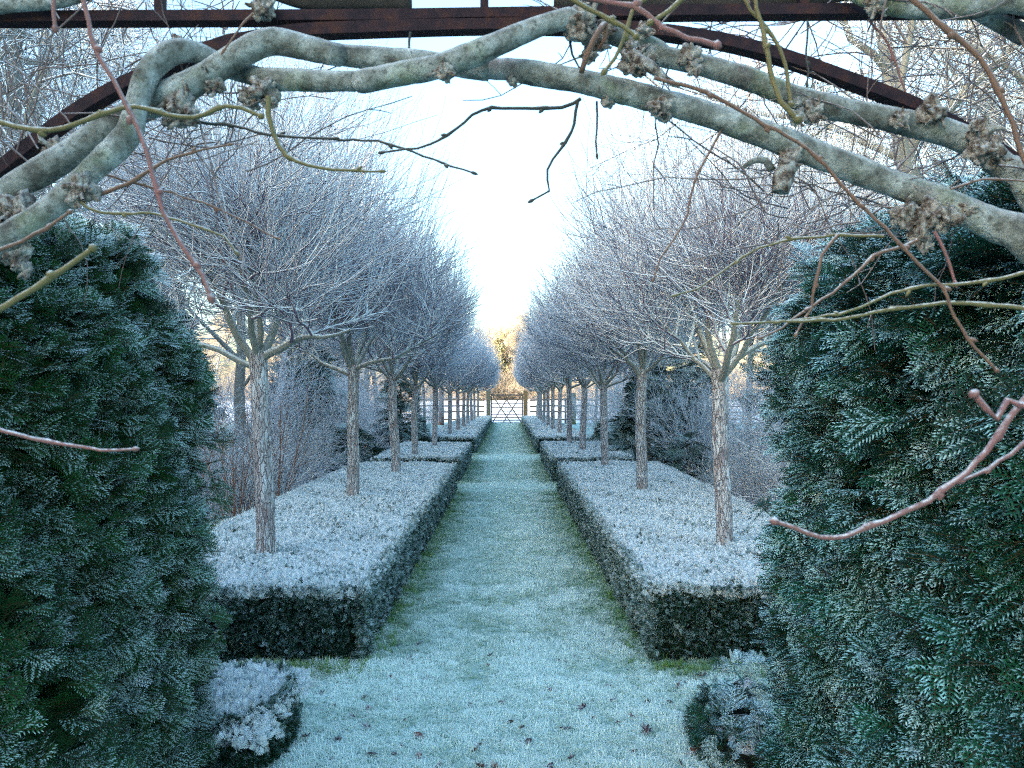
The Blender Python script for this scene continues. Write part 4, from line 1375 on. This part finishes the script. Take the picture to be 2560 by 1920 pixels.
treeL = empty('trained_tree', (-1.40, 1.66, 0), 'lichened grey tree trained over the arch from the left with knobbly limbs', 'tree', 'trees trained over the arch')
treeR = empty('trained_tree', (1.40, 1.66, 0), 'lichened grey tree trained over the arch from the right with burred limbs', 'tree', 'trees trained over the arch')
iL, iR = Vector(treeL.location), Vector(treeR.location)
def PX(lst, f=None): return [U(*(q[0]), q[1]) for q in lst]
Y0 = 1.68
# long limb A : left part belongs to the left tree
A1 = [(c1(0, 1190), Y0), (c1(250, 1020), Y0), (c1(480, 870), Y0 + .01), (c1(680, 740), Y0 + .02), (c1(860, 630), Y0 + .03), (c1(1030, 560), Y0), (c1(1210, 455), Y0), (c1(1400, 330), Y0), (c1(1600, 250), Y0), (c1(1800, 280), Y0), (c1(2000, 325), Y0), (c2(100, 322), Y0 + .01), (c2(350, 350), Y0 + .02), (c2(600, 362), Y0 + .03), (c2(850, 400), Y0 + .04), (c2(1000, 412), Y0 + .04)]
ptsA = [Vector((-1.42, 1.66, -.05)), Vector((-1.40, 1.67, .9)), Vector((-1.30, 1.68, 1.6)), Vector((-1.17, 1.68, 1.9))] + [U(*q, y) for q, y in A1]
thick('limb', ptsA, [.05, .046, .040, .036] + [.034, .033, .032, .030, .033, .036, .031, .030, .030, .029, .028, .026, .025, .025, .026, .026], M_limb, treeL, iL, 1)
A2 = [(c2(950, 408), Y0 + .04), (c2(1150, 415), Y0 + .03), (c2(1500, 475), Y0), (c2(1800, 545), Y0), (c2(2133, 630), Y0), (c3(300, 690), Y0), (c3(600, 800), Y0), (c3(850, 895), Y0), (c3(1100, 990), Y0), (c3(1400, 1105), Y0), (c3(1700, 1215), Y0 - .02), (c3(2000, 1340), Y0 - .04), (c3(2160, 1430), Y0 - .06)]
ptsB = [U(*q, y) for q, y in A2] + [Vector((1.22, 1.64, 1.75)), Vector((1.36, 1.66, 1.2)), Vector((1.42, 1.66, -.05))]
thick('limb', ptsB, [.024, .026, .029, .030, .029, .028, .029, .030, .031, .031, .032, .036, .038, .040, .046, .052], M_limb, treeR, iR, 2)
B1 = [(c1(-60, 1480), Y0 - .05), (c1(230, 1290), Y0 - .05), (c1(420, 1130), Y0 - .05), (c1(610, 950), Y0 - .05), (c1(760, 790), Y0 - .05), (c1(815, 620), Y0 - .05), (c1(870, 450), Y0 - .04), (c1(960, 340), Y0 - .02), (c1(1080, 300), Y0), (c1(1200, 325), Y0 + .03), (c1(1330, 395), Y0 + .06), (c1(1470, 440), Y0 + .05), (c1(1600, 470), Y0 + .02), (c1(1800, 480), Y0), (c1(2133, 482), Y0 - .02), (c2(250, 480), Y0 - .04), (c2(500, 435), Y0 - .05), (c2(700, 395), Y0 - .06), (c2(900, 325), Y0 - .06), (c2(1100, 240), Y0 - .05), (c2(1300, 155), Y0 - .04), (c2(1470, 115), Y0 - .03), (c2(1560, 140), Y0 - .02)]
ptsC = [Vector((-1.44, 1.60, -.05)), Vector((-1.42, 1.62, .9)), Vector((-1.30, 1.63, 1.55)), Vector((-1.18, 1.63, 1.80))] + [U(*q, y) for q, y in B1]
thick('limb', ptsC, [.045, .042, .036, .032] + [.030, .028, .028, .027, .027, .027, .025, .027, .026, .024, .024, .024, .026, .025, .024, .026, .026, .026, .027, .025, .024, .024, .02], M_limb, treeL, iL, 3)
C1 = [(c2(1500, 170), Y0 + .02), (c2(1640, 190), Y0 + .03), (c2(1830, 240), Y0 + .04), (c2(2000, 300), Y0 + .04), (c3(0, 335), Y0 + .04), (c3(220, 385), Y0 + .04), (c3(450, 450), Y0 + .04), (c3(700, 545), Y0 + .04), (c3(900, 615), Y0 + .04), (c3(1200, 680), Y0 + .05), (c3(1450, 730), Y0 + .06), (c3(1700, 800), Y0 + .06), (c3(1880, 870), Y0 + .06), (c3(2000, 980), Y0 + .05), (c3(2160, 1120), Y0 + .03)]
ptsD = [U(*q, y) for q, y in C1] + [Vector((1.25, 1.72, 1.8)), Vector((1.42, 1.70, 1.2)), Vector((1.45, 1.68, -.05))]
thick('limb', ptsD, [.018, .022, .024, .024, .025, .026, .026, .026, .027, .028, .030, .033, .033, .031, .033, .036, .042, .048], M_limb, treeR, iR, 4)
# top limbs along the bar
thick('limb', [U(*c3(1050, -60), 1.72), U(*c3(1250, 10), 1.70), U(*c3(1500, 45), 1.70), U(*c3(1800, 40), 1.70), U(*c3(2133, 20), 1.70), Vector((1.25, 1.72, 2.4)), Vector((1.42, 1.72, 2.1)), Vector((1.46, 1.70, 1.2))], [.012, .022, .024, .026, .027, .028, .03, .034], M_limb, treeR, iR, 5)
thick('limb', [U(*c3(1820, 50), 1.74), U(*c3(1950, 110), 1.76), U(*c3(2133, 210), 1.78), U(*c3(2260, 300), 1.8), Vector((1.35, 1.76, 1.9))], [.018, .022, .024, .025, .026], M_limb, treeR, iR, 6)
darkl = NT('dark limb bark', .9); darkl.color(darkl.mix(darkl.noise(30, 4), (.02, .02, .02), (.07, .065, .06))); M_darkl = darkl.m  # darker mottled bark for the limbs above the top bar
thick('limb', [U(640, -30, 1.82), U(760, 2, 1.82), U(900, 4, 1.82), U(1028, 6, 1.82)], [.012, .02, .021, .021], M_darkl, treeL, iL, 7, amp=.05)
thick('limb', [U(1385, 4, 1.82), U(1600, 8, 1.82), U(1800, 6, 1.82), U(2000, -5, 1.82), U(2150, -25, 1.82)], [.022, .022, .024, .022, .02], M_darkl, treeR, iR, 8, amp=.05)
thick('limb', [U(-60, 20, 1.72), U(60, 10, 1.72), U(150, 0, 1.72), U(260, -25, 1.72)], [.018, .018, .017, .014], M_limb, treeL, iL, 9)
KN = [(treeL, c1(1270, 490), Y0, .026), (treeL, c1(1080, 645), Y0 - .02, .036), (treeL, c1(1030, 700), Y0, .024), (treeL, c1(490, 1110), Y0 - .075, .030), (treeL, c1(540, 1150), Y0 - .07, .02), (treeL, c1(450, 1180), Y0 - .08, .018), (treeL, c1(110, 1250), Y0 - .03, .038), (treeL, c1(170, 1350), Y0 - .04, .024), (treeL, c1(90, 1510), Y0 - .03, .032), (treeL, c1(150, 1600), Y0 - .03, .017), (treeL, c1(60, 1400), Y0 - .01, .03), (treeL, c1(340, 890), Y0 + .02, .028),
      (treeL, c1(1560, 540), Y0 + .0, .032), (treeL, c1(1480, 590), Y0 + .01, .022), (treeL, c1(1600, 600), Y0, .016), (treeL, c2(740, 425), Y0 - .08, .021), (treeL, c1(1565, 60), Y0 + .04, .026), (treeL, c1(1570, 10), Y0 + .05, .02), (treeL, c1(1060, 250), Y0, .014),
      (treeR, c2(1530, 130), Y0 - .03, .036), (treeR, c2(1620, 230), Y0, .030), (treeR, c2(1700, 160), Y0 - .01, .022), (treeR, c2(1600, 320), Y0 + .0, .018), (treeR, c2(1850, 370), Y0 - .02, .030), (treeR, c2(1930, 330), Y0 - .02, .022), (treeR, c2(1840, 290), Y0 - .02, .020), (treeR, c2(1920, 180), Y0, .018), (treeR, c2(1700, 600), Y0 + .0, .016), (treeR, c2(2025, 640), Y0 - .02, .026), (treeR, c2(1140, 485), Y0 + .02, .012),
      (treeR, c3(150, 340), Y0 + .02, .026), (treeR, c3(180, 400), Y0 + .0, .017), (treeR, c3(880, 665), Y0 + .01, .024), (treeR, c3(790, 690), Y0 + .0, .018), (treeR, c3(785, 610), Y0, .012), (treeR, c3(1590, 660), Y0 + .03, .032), (treeR, c3(1400, 710), Y0 + .02, .02), (treeR, c3(1860, 810), Y0 + .04, .034), (treeR, c3(1930, 900), Y0 + .03, .033), (treeR, c3(1850, 900), Y0 + .02, .026),
      (treeR, c3(740, 950), Y0 - .01, .026), (treeR, c3(1430, 1280), Y0 - .02, .030), (treeR, c3(1560, 1270), Y0 - .03, .034), (treeR, c3(1680, 1290), Y0 - .05, .028), (treeR, c3(1790, 1235), Y0 - .05, .015), (treeR, c3(1500, 1400), Y0 - .02, .024), (treeR, c3(1540, 1460), Y0 - .02, .014), (treeR, c3(1250, 30), Y0 + .01, .022), (treeR, c2(1560, 60), Y0, .018)]
for k, (tr, q, y, r) in enumerate(KN):
    knot(tr, Vector(tr.location), U(*q, y), r * .80, k + 1, (1, .8, 1))
# hanging stub on the right limb
thick('stub', [U(*c3(750, 900), Y0), U(*c3(735, 970), Y0 - .01), U(*c3(705, 1050), Y0 - .01), U(*c3(690, 1140), Y0 - .01)], [.022, .020, .023, .018], M_knot, treeR, iR, 12, amp=.12)
thick('stub', [U(*c3(640, 1010), Y0), U(*c3(600, 950), Y0), U(*c3(520, 955), Y0), U(*c3(460, 1000), Y0)], [.009, .008, .006, .004], M_limb, treeR, iR, 13)
thick('stub', [U(*c2(1550, 430), Y0 - .04), U(*c2(1580, 330), Y0 - .06), U(*c2(1640, 200), Y0 - .07), U(*c2(1690, 140), Y0 - .05), U(*c2(1690, 230), Y0 - .04), U(*c2(1650, 290), Y0 - .03)], [.006, .007, .006, .006, .005, .003], M_brown, treeR, iR, 14)
thick('stub', [U(*c2(1870, 350), Y0 - .03), U(*c2(1950, 390), Y0 - .05), U(*c2(2050, 470), Y0 - .05), U(*c2(2133, 510), Y0 - .05)], [.016, .015, .008, .005], M_knot, treeR, iR, 15, amp=.1)

TW = [  # tree, points (in photo space), distance, r0, r1, material
    (treeL, [c1(-40, 715), c1(150, 755), c1(300, 770), c1(450, 735), c1(650, 660), c1(800, 630), c1(1000, 680), c1(1150, 695), c1(1330, 625), c1(1430, 640), c1(1530, 680)], 1.52, .0052, .0042, M_olive),
    (treeL, [c1(490, -20), c1(530, 130), c1(560, 280), c1(640, 420), c1(740, 600), c1(820, 760), c1(890, 950), c1(930, 1120), c1(1000, 1320), c1(1080, 1450), c1(1150, 1560), c1(1200, 1640), c1(1240, 1740)], 1.42, .0042, .0042, M_pink),
    (treeL, [c1(1590, 570), c1(1585, 680), c1(1620, 790), c1(1700, 920), c1(1830, 980), c1(2040, 1010), c1(2240, 1015)], 1.6, .0055, .0022, M_olive),
    (treeL, [c1(560, 1160), c1(750, 1090), c1(900, 1000), c1(1000, 940), c1(1200, 890), c1(1340, 860)], 1.62, .005, .002, M_brown),
    (treeL, [c1(1040, 690), c1(1200, 720), c1(1400, 745), c1(1600, 800), c1(2133, 832), c2(340, 840), c2(500, 885), c2(780, 985), c2(890, 1018)], 1.7, .0035, .0022, M_dark),
    (treeL, [c1(470, 1190), c1(600, 1260), c1(850, 1260), c1(1000, 1290), c1(1330, 1400), c1(1390, 1480)], 1.6, .0035, .0022, M_olive),
    (treeL, [c1(600, 1030), c1(900, 1110), c1(1200, 1200), c1(1370, 1275), c1(1500, 1340), c1(1620, 1400)], 1.7, .003, .0018, M_brown),
    (treeR, [c2(1545, 585), c2(1500, 615), c2(1430, 640), c2(1200, 640), c2(960, 650), c2(800, 765), c2(655, 858), c2(500, 885), c2(390, 900)], 1.7, .0042, .0024, M_dark),
    (treeR, [c2(1530, 590), c2(1490, 790), c2(1420, 890), c2(1345, 1000), c2(1355, 1130), c2(1270, 1180)], 1.7, .0038, .0024, M_dark),
    (treeR, [c2(1640, 600), c2(1643, 760), c2(1640, 905)], 1.72, .0026, .002, M_dark),
    (treeR, [c3(-60, 460), c3(100, 500), c3(250, 545), c3(400, 620), c3(600, 740), c3(850, 880), c3(1000, 1030), c3(1150, 1200), c3(1350, 1390), c3(1450, 1500), c5(1500, 130), c5(1650, 280), c5(1700, 400), c5(1800, 580), c5(1960, 760)], 1.48, .0040, .0028, M_brown),
    (treeR, [c3(1440, -40), c3(1550, 60), c3(1700, 190), c3(1880, 350), c3(1970, 520), c3(2040, 660), c3(2090, 820), c3(2150, 980)], 1.38, .0050, .0042, M_brown),
    (treeR, [c3(540, -30), c3(570, 130), c3(620, 330), c3(650, 480), c3(700, 610), c3(775, 690)], 1.58, .0040, .0058, M_olive),
    (treeR, [c3(450, -40), c3(560, 110), c3(650, 220), c3(720, 380), c3(750, 600)], 1.6, .0034, .0042, M_olive),
    (treeR, [c5(2180, 410), c5(1900, 380), c5(1650, 375), c5(1250, 430), c5(1000, 470), c5(700, 480), c5(440, 495)], 1.5, .0048, .0024, M_olive),
    (treeR, [c5(1500, 0), c5(1240, 100), c5(1120, 210), c5(1000, 310), c5(860, 400), c5(700, 520), c5(590, 572)], 1.55, .0040, .0022, M_brown),
    (treeR, [c5(2180, 190), c5(1800, 260), c5(1460, 280), c5(1100, 420), c5(690, 485)], 1.5, .0040, .0022, M_olive),
    (treeR, [c5(1030, -30), c5(940, 90), c5(900, 250), c5(870, 400), c5(790, 545)], 1.55, .0036, .0022, M_brown),
    (treeR, [c5(2200, 860), c5(2080, 1010), c5(1950, 1200), c5(1800, 1380), c5(1600, 1520), c6(1560, 80), c6(1300, 200), c6(1150, 255), c6(1000, 295), c6(850, 262), c6(680, 205)], 1.30, .0056, .0040, M_pink),
    (treeR, [c5(2200, 985), c5(2100, 975), c5(2030, 950), c5(1965, 1065), c5(1910, 1000), c5(1850, 930)], 1.15, .0050, .0048, M_pink),
    (treeR, [c5(2200, 1150), c5(2050, 1270), c5(1930, 1350), c5(1790, 1415)], 1.32, .0040, .0030, M_pink),
    (treeL, [c4(-40, 1110), c4(90, 1150), c4(200, 1182), c4(450, 1222), c4(600, 1242), c4(780, 1240)], 1.45, .0042, .0026, M_pink),
    (treeL, [c4(-40, 430), c4(100, 350), c4(200, 290), c4(380, 170), c4(535, 60)], 1.30, .0056, .0044, M_olive),
    (treeL, [c1(-30, 1490), c1(200, 1390), c1(400, 1265)], 1.45, .0042, .0028, M_brown),
    (treeL, [c1(320, -20), c1(322, 80), c1(326, 150)], 1.4, .004, .0035, M_pink),
    (treeR, [c3(335, 780), c3(260, 920), c3(195, 1035), c3(150, 1200), c3(110, 1340), c3(-20, 1530), c2(1980, 1640)], 1.62, .0028, .0018, M_brown),
    (treeR, [c3(1300, 1400), c3(1000, 1395), c3(700, 1430), c3(500, 1500), c3(300, 1640), c5(200, 280), c5(90, 320)], 1.6, .0034, .002, M_olive),
    (treeR, [c2(1470, -20), c2(1600, 60), c2(1720, 120), c2(1860, 205)], 1.45, .0048, .004, M_olive),
    (treeR, [c2(1960, -30), c2(1860, 60), c2(1790, 250), c2(1700, 405)], 1.5, .0045, .0035, M_olive),
    (treeR, [c2(1540, -20), c2(1700, 10), c2(1850, 35), c2(1930, 80), c2(2010, 150)], 1.5, .0055, .0055, M_pink),
    (treeR, [c2(2150, -10), c2(2060, 60), c2(1980, 120)], 1.5, .0052, .004, M_olive),
    (treeR, [c2(2000, 130), c3(-20, 160), c3(140, 225), c3(290, 262)], 1.42, .0048, .0055, M_pink),
    (treeR, [c3(1600, 1370), c3(1660, 1480), c3(1690, 1560), c3(1720, 1659)], 1.6, .0038, .003, M_pink),
    (treeL, [c2(535, 190), c2(530, 240), c2(528, 275)], 1.7, .003, .0026, M_dark),
    (treeL, [c1(1500, 80), c1(1440, 140), c1(1400, 200), c1(1340, 280)], 1.62, .0026, .0018, M_brown),
    (treeR, [c3(850, 120), c3(845, 300), c3(850, 480)], 1.72, .0026, .002, M_dark),
    (treeR, [c2(1480, 240), c2(1490, 320), c2(1530, 390)], 1.68, .003, .002, M_dark),
    (treeR, [c3(1210, 110), c3(1330, 260), c3(1400, 450), c3(1450, 600)], 1.75, .0028, .002, M_pink),
    (treeR, [c3(1700, 1120), c3(1900, 1060), c3(2150, 1075)], 1.6, .0026, .002, M_brown),
]
for k, (tr, q, y, r0, r1, mat) in enumerate(TW):
    thin(tr, Vector(tr.location), [U(*p, y) for p in q], r0, r1, mat, 900 + k)

def tangle(tree, seed, n, x0, x1, y0, y1, mat, out):
    rng = random.Random(seed); T = Tubes(); inv = Vector(tree.location)
    for i in range(n):
        p = U(rng.uniform(x0, x1), rng.uniform(y0, y1), rng.uniform(1.65, 2.5))
        a = rng.uniform(0, 6.28)
        d = Vector((math.cos(a) + out * .5, rng.uniform(-.3, .3), math.sin(a) + .2)).normalized()
        L = rng.uniform(.15, .5); m = 9; pts = []; r = rng.uniform(.0011, .0022)
        for k in range(m):
            pts.append(p.copy())
            d = (d + Vector((rng.gauss(0, .16), rng.gauss(0, .06), rng.gauss(0, .16)))).normalized(); p = p + d * L / m
        T.add([q - inv for q in pts], [r * (1 - .5 * k / m) * (1.3 if k % 2 else 1) for k in range(m)], 5)
        for k in range(2, m - 1, 2):
            e = (d + perp(d, rng) * .9).normalized(); q = pts[k] - inv; l = rng.uniform(.012, .07)
            T.add([q, q + e * l * .5 + Vector((0, 0, .002)), q + e * l], (r * .8, r * .7, r * .5), 4)
    tag(link('fine_twigs', T.mesh('fine_twigs', mat), tree), kind='stuff')
M_fine = shoot_material('fine frosted shoots', (.10, .075, .07), (.17, .13, .12))
tangle(treeL, 71, 150, -60, 620, -20, 470, M_fine, .5)
tangle(treeR, 72, 170, 1900, 2620, -20, 560, M_fine, -.5)
tangle(treeR, 73, 26, 1350, 1900, -20, 130, M_fine, 0)

# ------------------------------------------------------------------ fallen leaves
def leaf_mesh(seed, curl, lobed=True):
    rng = random.Random(seed)
    n = 14 if lobed else 8
    V = [(0, 0, 0)]; rings = 2
    for i in range(n):
        a = 2 * math.pi * i / n
        r = 1.0 if i % 2 == 0 else (.58 if lobed else .9)
        r *= (1.15 if i == 0 else 1) * rng.uniform(.85, 1.1)
        for k in (.5, 1):
            x = math.cos(a) * r * k; y = math.sin(a) * r * k * .8
            V.append((x, y, curl * (x * x * .5 + y * y * .9) + rng.uniform(-.06, .06)))
    F = []
    for i in range(n):
        j = (i + 1) % n
        F.append((0, 1 + 2 * i, 1 + 2 * j, 1 + 2 * j))
        F.append((1 + 2 * i, 2 + 2 * i, 2 + 2 * j, 1 + 2 * j))
    q = [f for f in F if f[2] != f[3]]; t3 = [f[:3] for f in F if f[2] == f[3]]
    V = np.array(V); 
    base = len(V)
    # stalk
    st = np.array([(-1.7, 0, .15), (-1.7, .05, .15), (-.1, .03, 0), (-.1, -.03, 0)])
    V = np.concatenate([V, st]); q.append((base, base + 1, base + 2, base + 3))
    return V, np.array(q), np.array(t3)
def leaf_obj(seed, curl, mat, lobed=True):
    V, q, t3 = leaf_mesh(seed, curl, lobed)
    return np_mesh('leaf', V * .03, [q, t3], mat, True)
LM = [leaf_obj(1, .6, M_leaf), leaf_obj(2, -.5, M_leafdark, False), leaf_obj(3, .9, M_leafdark), leaf_obj(4, -.8, M_leaf, False)]
LEAF = piece_collection('leaf_piece', LM)
rs = np.random.RandomState(61)
n1, n2, n3 = 120, 130, 6000
x = np.concatenate([rs.uniform(-1.25, 1.25, n1), rs.choice([-1, 1], n2) * (.9 - np.abs(rs.normal(0, .13, n2))), rs.choice([-1, 1], n3) * rs.uniform(2.7, 7, n3)])
y = np.concatenate([3.3 + 1.9 * rs.uniform(0, 1, n1) ** 2.1, rs.uniform(5, 24, n2), rs.uniform(6, 20, n3)])
P = np.stack([x, y, np.vectorize(gz)(y) + .018], 1)
nt = 150
ty = rs.uniform(5, 13.5, nt)
P = np.concatenate([P, np.stack([rs.choice([-1, 1], nt) * rs.uniform(.95, 2.5, nt), ty, .490 + (ty - 4.9) * .0079 - .012], 1)])
n = len(P)
rot = np.stack([rs.normal(0, .5, n), rs.normal(0, .5, n), rs.uniform(0, 6.28, n)], 1)
scatter('leaf_litter', P, rot, np.where(np.arange(n) < n1, rs.uniform(.35, 1.25, n), rs.uniform(.25, .7, n)), np.zeros(n), LEAF)
BIG = [(1700, 1668, 1.25, 0, 'tan lobed leaf lying at the foot of the right low hedge'), (1757, 1690, 1.5, 2, 'purple-black leaf beside the tan one near the right hedge'),
       (1458, 1770, 1.1, 2, 'dark upturned leaf alone on the frosted grass right of centre'), (750, 1715, 1.1, 1, 'dark leaf near the small frosted bush'),
       (765, 1842, 1.2, 2, 'dark curled leaf at the lower left of the lawn'), (1430, 1895, .9, 2, 'small dark leaf near the bottom edge right of centre'),
       (1735, 1880, 1.5, 0, 'red-brown curled leaf beside the lower right bush'), (1020, 1485, 1.0, 0, 'orange-brown leaf by the left hedge foot'),
       (1057, 1382, .9, 3, 'small orange leaf farther up the left hedge foot'), (1320, 1850, .8, 1, 'dark leaf standing on edge near the bottom centre'),
       (930, 1880, 1.0, 1, 'bluish dark leaf at bottom left of the lawn'), (1675, 1750, .9, 1, 'black leaf near the right bush'),
       (1765, 1790, 1.1, 3, 'brown leaf tucked beside the right bush'), (880, 1790, .8, 0, 'faded brown leaf left of centre on the lawn'),
       (1050, 1610, 1.0, 2, 'clump-like dark leaf on the path near the left hedge corner'), (925, 1625, 1.3, 2, 'dark crumpled leaf at the left hedge corner')]
for k, (px, py, s, v, lab) in enumerate(BIG):
    Yg = FPX * (EYE - .03) / (py - VY)
    p = U(px, py, Yg)
    o = link('fallen_leaf', LM[v]); o.location = p; o.rotation_euler = (rs.uniform(-.5, .5), rs.uniform(-.6, .6), rs.uniform(0, 6.28)); o.scale = (s, s, s)
    tag(o, lab, 'leaf', 'fallen leaves on the frosted grass')
